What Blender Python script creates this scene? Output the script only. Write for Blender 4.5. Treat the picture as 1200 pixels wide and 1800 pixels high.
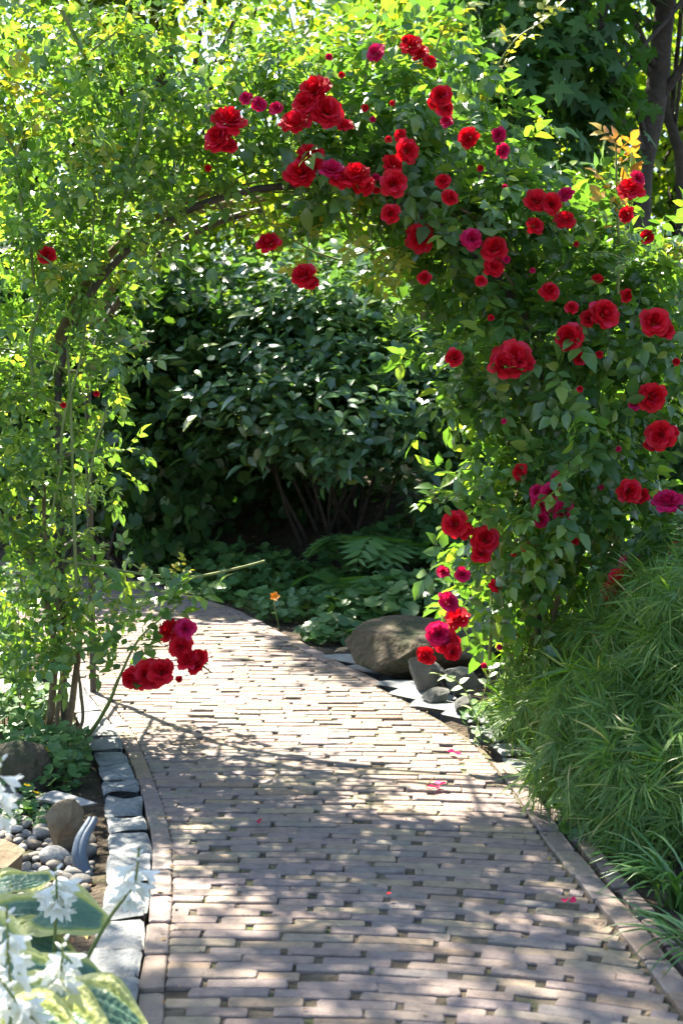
import bpy, bmesh, math, random
import numpy as np
from mathutils import Vector, Matrix, noise

for o in list(bpy.data.objects): bpy.data.objects.remove(o, do_unlink=True)
SC = bpy.context.scene
COL = SC.collection
RNG = np.random.default_rng(11)
random.seed(5)

# ------------------------------------------------------------------ camera
F = 2400.0                       # focal length in photo pixels (1200 x 1800)
CAM = np.array([0.0, 0.0, 1.55])
PITCH = math.atan(240 / F)
cam = bpy.data.cameras.new('camera')
cam.sensor_fit = 'VERTICAL'; cam.sensor_height = 36.0; cam.sensor_width = 24.0
cam.lens = F / 1800 * 36.0
cam.clip_start = 0.05; cam.clip_end = 1000
cam.dof.use_dof = True; cam.dof.focus_distance = 5.6; cam.dof.aperture_fstop = 4.5
camo = bpy.data.objects.new('camera', cam); COL.objects.link(camo)
camo.location = CAM; camo.rotation_euler = (math.pi / 2 - PITCH, 0, 0)
SC.camera = camo

# ------------------------------------------------------------------ light
SUN = Vector((-0.45, 0.62, 1.0)).normalized()          # direction towards the sun
W = bpy.data.worlds.new('World'); SC.world = W; W.use_nodes = True
wn = W.node_tree.nodes; wl = W.node_tree.links
sky = wn.new('ShaderNodeTexSky'); sky.sky_type = 'NISHITA'; sky.sun_disc = False
sky.sun_elevation = math.asin(SUN.z); sky.sun_rotation = math.atan2(SUN.x, SUN.y)
wl.new(sky.outputs[0], wn['Background'].inputs[0]); wn['Background'].inputs[1].default_value = 0.085
sun = bpy.data.lights.new('sun', 'SUN'); sun.energy = 5.0; sun.angle = math.radians(0.55); sun.color = (1.0, 0.92, 0.77)
suno = bpy.data.objects.new('sun', sun); COL.objects.link(suno)
suno.rotation_euler = SUN.to_track_quat('Z', 'Y').to_euler(); suno.location = SUN * 30
vs = SC.view_settings; vs.view_transform = 'Standard'; vs.look = 'None'; vs.gamma = 1; vs.use_curve_mapping = False
vs.exposure = 2.5
cy = SC.cycles
cy.max_bounces = 6; cy.diffuse_bounces = 3; cy.glossy_bounces = 2; cy.transmission_bounces = 3; cy.transparent_max_bounces = 4
cy.use_denoising = True; cy.use_adaptive_sampling = True; cy.adaptive_threshold = .02
cy.sample_clamp_indirect = 4; cy.caustics_reflective = False; cy.caustics_refractive = False
try: cy.denoiser = 'OPENIMAGEDENOISE'
except Exception: pass

# ------------------------------------------------------------------ helpers
_cp, _sp = math.cos(PITCH), math.sin(PITCH)
def ray(px, py):
    a, b = (px - 600) / F, (900 - py) / F
    return np.array([a, _cp + b * _sp, -_sp + b * _cp])
def P(px, py, Y):
    d = ray(px, py); return CAM + d * (Y / d[1])
def G(px, py, z=0.0):
    d = ray(px, py); return CAM + d * ((z - CAM[2]) / d[2])
def project(p):
    q = np.asarray(p, float) - CAM
    depth = q[..., 1] * _cp - q[..., 2] * _sp
    up = q[..., 1] * _sp + q[..., 2] * _cp
    return 600 + F * q[..., 0] / depth, 900 - F * up / depth, depth

def unit(v): return v / np.maximum(np.linalg.norm(v, axis=-1, keepdims=True), 1e-9)
def frames(d, n):
    x = unit(d); z = unit(n - x * np.sum(n * x, -1, keepdims=True)); y = np.cross(z, x)
    return np.stack([x, y, z], -1)

def mesh(name, v, faces, mats, smooth=True, attr=None, matidx=None):
    """faces: list of integer arrays (m,k)."""
    me = bpy.data.meshes.new(name)
    v = np.asarray(v, np.float32)
    if not isinstance(faces, (list, tuple)): faces = [faces]
    faces = [np.asarray(f, np.int32) for f in faces if len(f)]
    nl = sum(f.size for f in faces); npo = sum(len(f) for f in faces)
    me.vertices.add(len(v)); me.vertices.foreach_set('co', v.ravel())
    me.loops.add(nl); me.polygons.add(npo)
    me.loops.foreach_set('vertex_index', np.concatenate([f.ravel() for f in faces]))
    tot = np.concatenate([np.full(len(f), f.shape[1], np.int32) for f in faces])
    me.polygons.foreach_set('loop_start', np.concatenate([[0], np.cumsum(tot)[:-1]]).astype(np.int32))
    me.polygons.foreach_set('use_smooth', np.full(npo, smooth, bool))
    if matidx is not None: me.polygons.foreach_set('material_index', np.asarray(matidx, np.int32))
    for m in (mats if isinstance(mats, (list, tuple)) else [mats]): me.materials.append(m)
    for k, a in (attr or {}).items():
        at = me.attributes.new(k, 'FLOAT', 'POINT'); at.data.foreach_set('value', np.asarray(a, np.float32).ravel())
    me.update(calc_edges=True); me.validate()
    return me

def link(name, data, parent=None, loc=None):
    o = bpy.data.objects.new(name, data); COL.objects.link(o)
    if parent is not None: o.parent = parent
    if loc is not None: o.location = loc
    return o
def origin(root):
    v = Vector((0, 0, 0))
    while root is not None: v = v + root.location; root = root.parent
    return np.array(v)
def part(name, v, faces, mats, root=None, smooth=True, kind=None, **k):
    v = np.asarray(v, float)
    if root is not None: v = v - origin(root)
    o = link(name, mesh(name, v, faces, mats, smooth, **k), root)
    if kind: o['kind'] = kind
    return o
def thing(name, label, cat, loc=(0, 0, 0), group=None):
    o = link(name, None, None, Vector(loc)); tag(o, label, cat, group); return o
def tag(o, label, cat, group=None):
    o['label'] = label; o['category'] = cat
    if group: o['group'] = group
    return o

def bake(tv, tf, pos, R, s):
    """instances of a template baked into one vertex / face array."""
    s = np.asarray(s, float); s = s[:, None] if s.ndim == 1 else s
    n, m = len(pos), len(tv)
    loc = tv[None] * s[:, None, :]
    v = np.einsum('nij,nkj->nki', R, loc) + pos[:, None, :]
    off = (np.arange(n) * m)[:, None, None]
    return v.reshape(-1, 3), [(f[None] + off).reshape(-1, f.shape[1]) for f in tf]

def tube(pts, rad, seg=7, sub=4, wob=0.0):
    pts = np.asarray(pts, float); rad = np.broadcast_to(np.asarray(rad, float), (len(pts),))
    if len(pts) > 2 and sub > 1:
        q = np.vstack([2 * pts[0] - pts[1], pts, 2 * pts[-1] - pts[-2]]); out = []; ro = []
        for i in range(len(pts) - 1):
            a, b, c, d = q[i:i + 4]
            for t in np.arange(sub) / sub:
                out.append(.5 * (2 * b + (c - a) * t + (2 * a - 5 * b + 4 * c - d) * t * t + (3 * b - a - 3 * c + d) * t ** 3))
                ro.append(rad[i] * (1 - t) + rad[i + 1] * t)
        out.append(pts[-1]); ro.append(rad[-1]); pts, rad = np.array(out), np.array(ro)
    n = len(pts); tg = unit(np.gradient(pts, axis=0))
    ref = np.array([0.31, 0.2, 0.93]) if abs(tg[:, 2]).mean() < .8 else np.array([0.9, 0.3, 0.1])
    a = unit(np.cross(tg, ref)); b = np.cross(tg, a)
    an = np.linspace(0, 2 * np.pi, seg, endpoint=False)
    r = rad[:, None] * (1 + (RNG.normal(0, wob, (n, seg)) if wob else 0))
    v = pts[:, None] + r[..., None] * (np.cos(an)[None, :, None] * a[:, None] + np.sin(an)[None, :, None] * b[:, None])
    idx = np.arange(n * seg).reshape(n, seg)
    f = np.stack([idx[:-1], np.roll(idx, -1, 1)[:-1], np.roll(idx, -1, 1)[1:], idx[1:]], -1).reshape(-1, 4)
    return v.reshape(-1, 3), [f]
def join(items):
    vs_, fs, o = [], {}, 0
    for v, f in items:
        vs_.append(v)
        for q in f: fs.setdefault(q.shape[1], []).append(q + o)
        o += len(v)
    return np.vstack(vs_), [np.vstack(x) for x in fs.values()]

def leaf_t(L=1., Wd=.5, rows=3, fold=.18, curl=.25, off=0., shape=1.0):
    t = np.linspace(0, 1, rows + 1)
    w = Wd / 2 * np.maximum(np.sin(np.pi * t ** (.75 * shape)) ** .8, 0.04)
    w[0] = Wd * .05; w[-1] = Wd * .02
    z = -curl * L * (t ** 2)
    v = np.zeros((rows + 1, 3, 3))
    v[:, 0] = np.stack([t * L + off, -w, z + fold * w], -1)
    v[:, 1] = np.stack([t * L + off, 0 * t, z], -1)
    v[:, 2] = np.stack([t * L + off, w, z + fold * w], -1)
    i = np.arange((rows + 1) * 3).reshape(rows + 1, 3)
    f = np.concatenate([np.stack([i[:-1, k], i[1:, k], i[1:, k + 1], i[:-1, k + 1]], -1) for k in (0, 1)])
    return v.reshape(-1, 3), [f]
def rz(a):
    c, s = math.cos(a), math.sin(a); return np.array([[c, -s, 0], [s, c, 0], [0, 0, 1.]])
def rx(a):
    c, s = math.cos(a), math.sin(a); return np.array([[1, 0, 0], [0, c, -s], [0, s, c]])
def ry(a):
    c, s = math.cos(a), math.sin(a); return np.array([[c, 0, s], [0, 1, 0], [-s, 0, c]])
def rose_leaf(seed, rows=3):
    r = np.random.default_rng(seed); it = []
    for x, a, s in ((.30, 1.15, .32), (.30, -1.15, .32), (.58, 1.0, .40), (.58, -1.0, .40), (.72, 0., .46)):
        v, f = leaf_t(1, .62, rows, r.uniform(.15, .35), r.uniform(.1, .4))
        M = rz(a + r.normal(0, .12)) @ ry(r.normal(0.05, .2)) @ rx(r.normal(0, .3))
        it.append((v * s * r.uniform(.85, 1.1) @ M.T + [x, .02 * np.sign(a), -.1 * x * x], f))
    rac = np.array([[0, -.008, 0], [0, .008, 0], [.4, .007, -.016], [.4, -.007, -.016], [.75, .005, -.056], [.75, -.005, -.056]])
    it.append((rac, [np.array([[0, 1, 2, 3], [3, 2, 4, 5]])]))
    return join(it)
def maple_leaf():
    an, rr = [], []
    for a, r in ((-170, .28), (-140, .5), (-118, .3), (-95, .62), (-78, .45), (-66, .88), (-50, .62), (-30, .4), (-16, .72), (0, 1.1),
                 (16, .72), (30, .4), (50, .62), (66, .88), (78, .45), (95, .62), (118, .3), (140, .5), (170, .28)):
        an.append(math.radians(a)); rr.append(r)
    an, rr = np.array(an), np.array(rr)
    v = np.vstack([[0, 0, 0.04], np.stack([rr * np.cos(an), rr * np.sin(an), -.22 * rr ** 2 + .05 * np.cos(5 * an)], -1)]) * .55
    n = len(an)
    return v, [np.array([[0, i + 1, i + 2] for i in range(n - 1)])]
def round_leaf():
    an = np.linspace(-2.9, 2.9, 15); rr = .5 * (1 + .07 * np.cos(an * 7))
    v = np.vstack([[0, 0, -.08], np.stack([rr * np.cos(an) + .1, rr * np.sin(an), .05 * np.cos(an * 7) + 0 * an], -1)])
    return v, [np.array([[0, i + 1, i + 2] for i in range(len(an) - 1)])]
def spray(seed, n=9, rows=3, wd=.035):
    r = np.random.default_rng(seed); it = []
    for k in range(n):
        v, f = leaf_t(1, wd, rows, .1, r.uniform(.25, .8), shape=.9)
        a = (k / (n - 1) - .5) * 2.3
        it.append((v * r.uniform(.6, 1.05) @ (rz(a + r.normal(0, .12)) @ ry(r.normal(.0, .25))).T, f))
    return join(it)

def clumps(c, r, ncl, per, sig, shell=.45, low=-1.0):
    c, r = np.array(c), np.array(r)
    u = unit(RNG.normal(size=(ncl * 3, 3))); u = u[u[:, 2] > low][:ncl]
    u = u * (shell + (1 - shell) * RNG.random((len(u), 1)) ** .6)
    cc = c + u * r * (1 + RNG.normal(0, .07, (len(u), 1)))
    sg = sig * RNG.uniform(.6, 1.3, (len(u), 1, 1))
    p = cc[:, None] + RNG.normal(size=(len(u), per, 3)) * sg * np.array([1, 1, .7])
    out = unit(p - c)
    return p.reshape(-1, 3), out.reshape(-1, 3)
def orient(out, droop=.35, o_d=.6, rnd_d=.6, up=1.0, o_n=.5, rnd_n=.5, dz=1.):
    n = len(out)
    d = (out * o_d + RNG.normal(size=(n, 3)) * rnd_d) * np.array([1, 1, dz]) + np.array([0, 0, -droop])
    nn = np.array([0, 0, up]) + out * o_n + RNG.normal(size=(n, 3)) * rnd_n
    return frames(d, nn)

def front_pick(pos, n, cell=11):
    px, py, dp = project(pos)
    ok = (px > 4) & (px < 1196) & (py > 4) & (py < 1796)
    i = np.where(ok)[0]
    if not len(i): return i
    key = (px[i] // cell).astype(int) * 1000 + (py[i] // cell).astype(int)
    o = np.lexsort((dp[i], key)); i = i[o]; key = key[o]
    first = np.concatenate([[True], key[1:] != key[:-1]]); i = i[first]
    if len(i) > n: i = RNG.choice(i, n, replace=False)
    return i
def leafcloud(root, tmpls, pos, R, s, mat, n_ind=0, name='leaf', stuff='foliage'):
    """the foremost leaves become parts of their own, the rest one joined part."""
    s = np.asarray(s, float)
    which = RNG.integers(0, len(tmpls), len(pos))
    ind = front_pick(pos, n_ind) if n_ind else np.array([], int)
    org = origin(root)
    if len(ind):
        mm = [mesh(name, t[0], t[1], mat) for t in tmpls]
        for i in ind:
            o = link(name, mm[which[i]], root)
            M = Matrix(np.vstack([np.hstack([R[i] * s[i], (pos[i] - org)[:, None]]), [0, 0, 0, 1]]).tolist())
            o.matrix_basis = M
    keep = np.ones(len(pos), bool); keep[ind] = False
    it = []
    for k, t in enumerate(tmpls):
        q = keep & (which == k)
        if q.any(): it.append(bake(t[0], t[1], pos[q], R[q], s[q]))
    if it:
        v, f = join(it)
        return part(stuff, v, f, mat, root, kind='stuff')

# ------------------------------------------------------------------ materials
def nodes(name):
    m = bpy.data.materials.new(name); m.use_nodes = True
    nt = m.node_tree; return m, nt, nt.nodes, nt.links, nt.nodes['Principled BSDF']
def N(nt, t, **k):
    n = nt.nodes.new(t)
    for a, b in k.items():
        if a in n.inputs: n.inputs[a].default_value = b
        else: setattr(n, a, b)
    return n
def ramp(nt, fac, stops):
    r = nt.nodes.new('ShaderNodeValToRGB'); e = r.color_ramp.elements
    while len(e) > 1: e.remove(e[0])
    e[0].position = stops[0][0]; e[0].color = (*stops[0][1], 1)
    for p, c in stops[1:]:
        x = e.new(p); x.color = (*c, 1)
    nt.links.new(fac, r.inputs[0]); return r.outputs[0]
def rnd_island(nt):
    g = nt.nodes.new('ShaderNodeNewGeometry'); oi = nt.nodes.new('ShaderNodeObjectInfo')
    a = N(nt, 'ShaderNodeMath', operation='ADD'); nt.links.new(g.outputs['Random Per Island'], a.inputs[0]); nt.links.new(oi.outputs['Random'], a.inputs[1])
    f = N(nt, 'ShaderNodeMath', operation='FRACT'); nt.links.new(a.outputs[0], f.inputs[0]); return f.outputs[0]
def mat_leaf(name, stops, trans, tfac=.4, rough=.38, spec=.5):
    m, nt, n, l, b = nodes(name)
    col = ramp(nt, rnd_island(nt), stops)
    l.new(col, b.inputs['Base Color']); b.inputs['Roughness'].default_value = rough; b.inputs['Specular IOR Level'].default_value = spec
    t = n.new('ShaderNodeBsdfTranslucent')
    mx = N(nt, 'ShaderNodeMix', data_type='RGBA', blend_type='MULTIPLY'); mx.inputs[0].default_value = 1
    l.new(col, mx.inputs[6]); mx.inputs[7].default_value = (*trans, 1)
    l.new(mx.outputs[2], t.inputs[0])
    s = n.new('ShaderNodeMixShader'); s.inputs[0].default_value = tfac
    l.new(b.outputs[0], s.inputs[1]); l.new(t.outputs[0], s.inputs[2]); l.new(s.outputs[0], n['Material Output'].inputs[0])
    return m
def mat_plain(name, stops, scale=8., rough=.8, bump=.3, bscale=None, detail=6., spec=.3, objrnd=0., bdist=.02, trans=None):
    m, nt, n, l, b = nodes(name)
    tc = n.new('ShaderNodeTexCoord'); vec = tc.outputs['Object']
    nz = N(nt, 'ShaderNodeTexNoise', Scale=scale, Detail=detail, Roughness=.6)
    if objrnd:
        oi = n.new('ShaderNodeObjectInfo'); sc_ = N(nt, 'ShaderNodeVectorMath', operation='SCALE'); sc_.inputs[0].default_value = (37, 19, 53)
        l.new(oi.outputs['Random'], sc_.inputs['Scale'])
        ad = N(nt, 'ShaderNodeVectorMath', operation='ADD'); l.new(vec, ad.inputs[0]); l.new(sc_.outputs[0], ad.inputs[1]); vec = ad.outputs[0]
    l.new(vec, nz.inputs['Vector']); fac = nz.outputs['Fac']
    if objrnd:
        r = rnd_island(nt)
        mr = N(nt, 'ShaderNodeMapRange'); mr.inputs[3].default_value = -objrnd; mr.inputs[4].default_value = objrnd; l.new(r, mr.inputs[0])
        a = N(nt, 'ShaderNodeMath', operation='ADD'); l.new(fac, a.inputs[0]); l.new(mr.outputs[0], a.inputs[1]); fac = a.outputs[0]
    col = ramp(nt, fac, stops)
    l.new(col, b.inputs['Base Color']); b.inputs['Roughness'].default_value = rough; b.inputs['Specular IOR Level'].default_value = spec
    nb = N(nt, 'ShaderNodeTexNoise', Scale=bscale or scale * 5, Detail=8.); l.new(vec, nb.inputs['Vector'])
    bp = N(nt, 'ShaderNodeBump', Strength=bump, Distance=bdist); l.new(nb.outputs['Fac'], bp.inputs['Height']); l.new(bp.outputs[0], b.inputs['Normal'])
    if trans:
        t = n.new('ShaderNodeBsdfTranslucent'); l.new(col, t.inputs[0]); s = n.new('ShaderNodeMixShader'); s.inputs[0].default_value = trans
        l.new(b.outputs[0], s.inputs[1]); l.new(t.outputs[0], s.inputs[2]); l.new(s.outputs[0], n['Material Output'].inputs[0])
    return m
def mat_brick(name):
    m, nt, n, l, b = nodes(name)
    r = rnd_island(nt)
    base = ramp(nt, r, [(0, (.18, .135, .12)), (.15, (.215, .165, .135)), (.3, (.175, .14, .135)), (.45, (.21, .165, .135)), (.6, (.18, .14, .132)), (.72, (.16, .14, .13)), (.85, (.25, .20, .14)), (1, (.205, .145, .105))])
    g = n.new('ShaderNodeNewGeometry')
    nz = N(nt, 'ShaderNodeTexNoise', Scale=22., Detail=7., Roughness=.65); l.new(g.outputs['Position'], nz.inputs['Vector'])
    mr = ramp(nt, nz.outputs['Fac'], [(.25, (.62, .60, .58)), (.5, (1, 1, 1)), (.8, (1.28, 1.24, 1.14))])
    mx = N(nt, 'ShaderNodeMix', data_type='RGBA', blend_type='MULTIPLY'); mx.inputs[0].default_value = 1; l.new(base, mx.inputs[6]); l.new(mr, mx.inputs[7])
    # lichen / moss blotches
    n2 = N(nt, 'ShaderNodeTexNoise', Scale=3.1, Detail=8., Roughness=.7); l.new(g.outputs['Position'], n2.inputs['Vector'])
    ms = N(nt, 'ShaderNodeMapRange'); ms.inputs[1].default_value = .56; ms.inputs[2].default_value = .75; ms.inputs[4].default_value = .55; l.new(n2.outputs['Fac'], ms.inputs[0])
    mg = N(nt, 'ShaderNodeMix', data_type='RGBA'); l.new(ms.outputs[0], mg.inputs[0]); l.new(mx.outputs[2], mg.inputs[6]); mg.inputs[7].default_value = (.22, .23, .13, 1)
    l.new(mg.outputs[2], b.inputs['Base Color'])
    b.inputs['Roughness'].default_value = .78; b.inputs['Specular IOR Level'].default_value = .35
    nb = N(nt, 'ShaderNodeTexNoise', Scale=120., Detail=6.); l.new(g.outputs['Position'], nb.inputs['Vector'])
    nc = N(nt, 'ShaderNodeTexNoise', Scale=18., Detail=4.); l.new(g.outputs['Position'], nc.inputs['Vector'])
    ad = N(nt, 'ShaderNodeMath', operation='MULTIPLY_ADD'); ad.inputs[1].default_value = 2.2; l.new(nc.outputs['Fac'], ad.inputs[0]); l.new(nb.outputs['Fac'], ad.inputs[2])
    bp = N(nt, 'ShaderNodeBump', Strength=.55, Distance=.006); l.new(ad.outputs[0], bp.inputs['Height']); l.new(bp.outputs[0], b.inputs['Normal'])
    return m

M_rose = mat_leaf('rose_leaf', [(0, (.045, .105, .028)), (.3, (.065, .145, .04)), (.6, (.085, .175, .045)), (.85, (.115, .21, .045)), (1, (.18, .25, .045))], (2.1, 2.1, .6), .46, .27, .75)
M_roseL = mat_leaf('rose_leaf_pale', [(0, (.06, .125, .04)), (.4, (.09, .18, .055)), (.7, (.13, .23, .06)), (.92, (.19, .27, .06)), (1, (.28, .32, .07))], (2.1, 2.1, .6), .5, .27, .75)
M_young = mat_leaf('young_leaf', [(0, (.20, .27, .03)), (.6, (.30, .32, .04)), (1, (.38, .34, .05))], (1.6, 1.45, .6), .45, .4)
M_bronze = mat_leaf('bronze_leaf', [(0, (.35, .16, .03)), (.5, (.42, .24, .04)), (1, (.45, .32, .06))], (1.5, 1.2, .6), .4, .4)
M_shrub = mat_leaf('shrub_leaf', [(0, (.045, .10, .052)), (.4, (.07, .14, .07)), (.75, (.095, .175, .082)), (.94, (.12, .20, .07)), (1, (.19, .25, .06))], (1.9, 2.0, .5), .36, .25, .9)
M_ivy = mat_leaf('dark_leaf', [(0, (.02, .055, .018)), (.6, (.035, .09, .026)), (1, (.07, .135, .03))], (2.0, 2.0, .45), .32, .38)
M_maple = mat_leaf('maple_leaf', [(0, (.03, .085, .026)), (.6, (.048, .12, .034)), (1, (.08, .16, .04))], (2.1, 2.1, .5), .4, .5, .35)
M_tree = mat_leaf('tree_leaf', [(0, (.06, .125, .022)), (.5, (.10, .18, .028)), (.85, (.15, .22, .034)), (1, (.21, .25, .04))], (2.2, 2.1, .5), .55, .4, .5)
M_lacy = mat_leaf('lacy_leaf', [(0, (.05, .12, .02)), (.45, (.08, .17, .028)), (.8, (.11, .21, .036)), (.95, (.18, .27, .06)), (1, (.34, .30, .12))], (2.0, 2.0, .5), .42, .42, .5)
M_grass = mat_leaf('grass_blade', [(0, (.05, .14, .03)), (.6, (.08, .19, .05)), (1, (.16, .26, .10))], (1.5, 1.5, .5), .3, .32, .6)
M_cover = mat_leaf('cover_leaf', [(0, (.04, .105, .03)), (.6, (.07, .16, .048)), (1, (.12, .21, .05))], (1.8, 1.8, .5), .32, .45, .5)
M_fern = mat_leaf('fern_leaf', [(0, (.05, .13, .035)), (1, (.085, .18, .045))], (1.8, 1.8, .5), .35, .5, .4)
M_varieg = mat_leaf('variegated_leaf', [(0, (.16, .28, .10)), (.4, (.35, .45, .24)), (1, (.70, .74, .60))], (1.2, 1.2, .8), .3, .4)
M_red = mat_leaf('red_petal', [(0, (.42, .004, .012)), (.4, (.60, .006, .018)), (.8, (.68, .012, .03)), (1, (.66, .03, .09))], (1.3, .7, .7), .34, .55, .25)
M_mag = mat_leaf('magenta_petal', [(0, (.50, .006, .06)), (.5, (.58, .010, .10)), (1, (.62, .03, .16))], (1.4, .8, .9), .3, .55, .25)
M_white = mat_leaf('white_petal', [(0, (.72, .74, .68)), (1, (.82, .82, .78))], (1., 1., .92), .35, .5, .3)
M_yel = mat_leaf('yellow_petal', [(0, (.75, .50, .02)), (1, (.8, .6, .04))], (1., 1., .5), .3, .5)
M_oran = mat_leaf('orange_petal', [(0, (.75, .26, .02)), (1, (.8, .32, .03))], (1., 1., .5), .3, .5)
M_dry = mat_leaf('dry_leaf', [(0, (.12, .065, .03)), (.4, (.20, .12, .06)), (.7, (.30, .21, .13)), (1, (.36, .24, .08))], (1, 1, 1), .12, .7, .2)
M_cane = mat_plain('green_cane', [(.3, (.10, .15, .035)), (.6, (.17, .20, .06)), (.75, (.22, .17, .08))], 9, .55, .15)
M_wood = mat_plain('rose_wood', [(.3, (.12, .085, .05)), (.55, (.20, .145, .085)), (.75, (.27, .20, .12))], 14, .85, .6)
M_bark = mat_plain('tree_bark', [(.3, (.028, .022, .017)), (.55, (.055, .044, .034)), (.75, (.09, .073, .055))], 7, .9, .8, 30)
M_metal = mat_plain('weathered_iron', [(.35, (.035, .028, .022)), (.6, (.07, .052, .038)), (.75, (.10, .07, .045))], 20, .6, .3, spec=.5)
M_brick = mat_brick('clinker_brick')
M_sett = mat_plain('granite_sett', [(.28, (.10, .11, .115)), (.45, (.17, .18, .185)), (.58, (.23, .235, .23)), (.7, (.30, .295, .275)), (.8, (.38, .37, .34))], 15, .8, .8, 70, objrnd=.08, bdist=.012)
M_slab = mat_plain('slate_slab', [(.3, (.11, .12, .13)), (.5, (.17, .18, .185)), (.75, (.26, .255, .24))], 7, .75, .5, 40, objrnd=.10, bdist=.01)
M_peb = mat_plain('pebble', [(.25, (.10, .08, .058)), (.4, (.16, .135, .105)), (.52, (.19, .175, .155)), (.65, (.25, .24, .22)), (.8, (.36, .35, .33))], 6, .75, .35, 40, objrnd=.26, bdist=.006)
M_rock = mat_plain('mossy_rock', [(.3, (.03, .042, .016)), (.42, (.05, .048, .026)), (.52, (.075, .058, .038)), (.62, (.062, .05, .034)), (.75, (.12, .10, .072))], 6, .9, 1., 16, bdist=.05)
M_rockg = mat_plain('grey_rock', [(.3, (.06, .063, .058)), (.5, (.105, .105, .096)), (.72, (.17, .168, .155))], 6, .85, .7, 26, objrnd=.08, bdist=.02)
M_tan = mat_plain('tan_stone', [(.3, (.085, .055, .03)), (.5, (.155, .115, .07)), (.7, (.22, .175, .12))], 7, .85, .8, 30, bdist=.02)
M_orn = mat_plain('blue_grey_glaze', [(.3, (.045, .06, .08)), (.6, (.08, .10, .125)), (.75, (.12, .145, .17))], 6, .38, .1, spec=.5)
M_soil = mat_plain('garden_soil', [(.28, (.022, .016, .010)), (.45, (.05, .037, .024)), (.6, (.085, .064, .042)), (.75, (.055, .075, .025))], 4, .95, 1., 45, detail=10, bdist=.04)
M_bed = mat_plain('joint_soil', [(.3, (.04, .032, .022)), (.45, (.085, .068, .046)), (.55, (.12, .098, .07)), (.63, (.085, .09, .034)), (.75, (.10, .14, .04))], 5, .95, .8, 70, bdist=.01)

# ------------------------------------------------------------------ path plan
Lp = [(262, 1800), (272, 1700), (284, 1580), (285, 1480), (266, 1400), (242, 1330), (215, 1275), (170, 1222), (150, 1195)]
Rp = [(1225, 1800), (1150, 1690), (1085, 1610), (1010, 1525), (960, 1460), (900, 1370), (850, 1310), (775, 1262), (700, 1222), (610, 1180), (500, 1122), (410, 1075), (350, 1058)]
Lw = [G(*p)[:2] for p in Lp]; Rw = [G(*p)[:2] for p in Rp]
Lw = [(-.40, 2.3)] + Lw + [(-1.66, 7.5), (-1.95, 8.3), (-2.7, 9.2), (-5.0, 10.0)]
Rw = [(1.0, 2.3)] + Rw + [(-1.7, 10.4), (-2.9, 11.4), (-5.0, 12.4)]
def smooth_edge(pts):
    pts = np.array(pts); y = np.linspace(pts[0, 1], pts[-1, 1], 240); x = np.interp(y, pts[:, 1], pts[:, 0])
    k = np.exp(-np.linspace(-2, 2, 15) ** 2); k /= k.sum()
    xp = np.pad(x, 7, mode='edge'); return y, np.convolve(xp, k, 'valid')
LY, LX = smooth_edge(Lw); RY, RX = smooth_edge(Rw)
def XL(y): return np.interp(y, LY, LX)
def XR(y): return np.interp(y, RY, RX)
def sst(a, b, x):
    t = np.clip((x - a) / (b - a), 0, 1); return t * t * (3 - 2 * t)
def path_z(x, y):      # gentle camber and wear of the paving
    return .012 * np.sin(x * 3.1 + y * .9) * np.sin(y * 1.7 + 1) + 0 * x
def ground_h(x, y):
    dr = x - XR(y); dl = XL(y) - x
    h = -.03 + .55 * sst(.25, 2.6, dr * .8) + .10 * sst(.3, 1.5, dl) + .9 * sst(9, 26, y) * sst(-1, 1, x - XR(y))
    h = h + .02 * np.sin(x * 5.1 + 2 * y) * np.sin(y * 4.3 - x)
    inside = (dr < .02) & (dl < .02)
    return np.where(inside, -.085, h)

# ground sheet, fine near the path and coarse out to the horizon
gx = np.concatenate([[-400, -150, -60, -25, -12], np.arange(-6, 6.01, .1), [12, 25, 60, 150, 400]])
gy = np.concatenate([[-400, -150, -50, -15, -4], np.arange(0, 16.01, .1), [20, 26, 40, 80, 160, 400]])
X, Y = np.meshgrid(gx, gy); Z = ground_h(X, Y)
gi = np.arange(X.size).reshape(X.shape)
gf = np.stack([gi[:-1, :-1], gi[:-1, 1:], gi[1:, 1:], gi[1:, :-1]], -1).reshape(-1, 4)
o = part('ground', np.stack([X, Y, Z], -1).reshape(-1, 3), gf, M_soil); o['kind'] = 'structure'

# path: bed of joint soil, every brick a piece
path = link('path', None); path['kind'] = 'structure'; path['label'] = 'curved garden path of worn mauve and buff clinker bricks'
by = np.linspace(2.3, 12.3, 120); bs = np.linspace(0, 1, 24)
BX = XL(by)[:, None] * (1 - bs) + XR(by)[:, None] * bs; BY = np.repeat(by[:, None], 24, 1)
BZ = path_z(BX, BY) - .0085 + .003 * np.sin(BX * 41 + BY * 17) * np.sin(BY * 53)
gi = np.arange(BX.size).reshape(BX.shape)
part('joint_bed', np.stack([BX, BY, BZ], -1).reshape(-1, 3), np.stack([gi[:-1, :-1], gi[:-1, 1:], gi[1:, 1:], gi[1:, :-1]], -1).reshape(-1, 4), M_bed, path)

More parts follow.
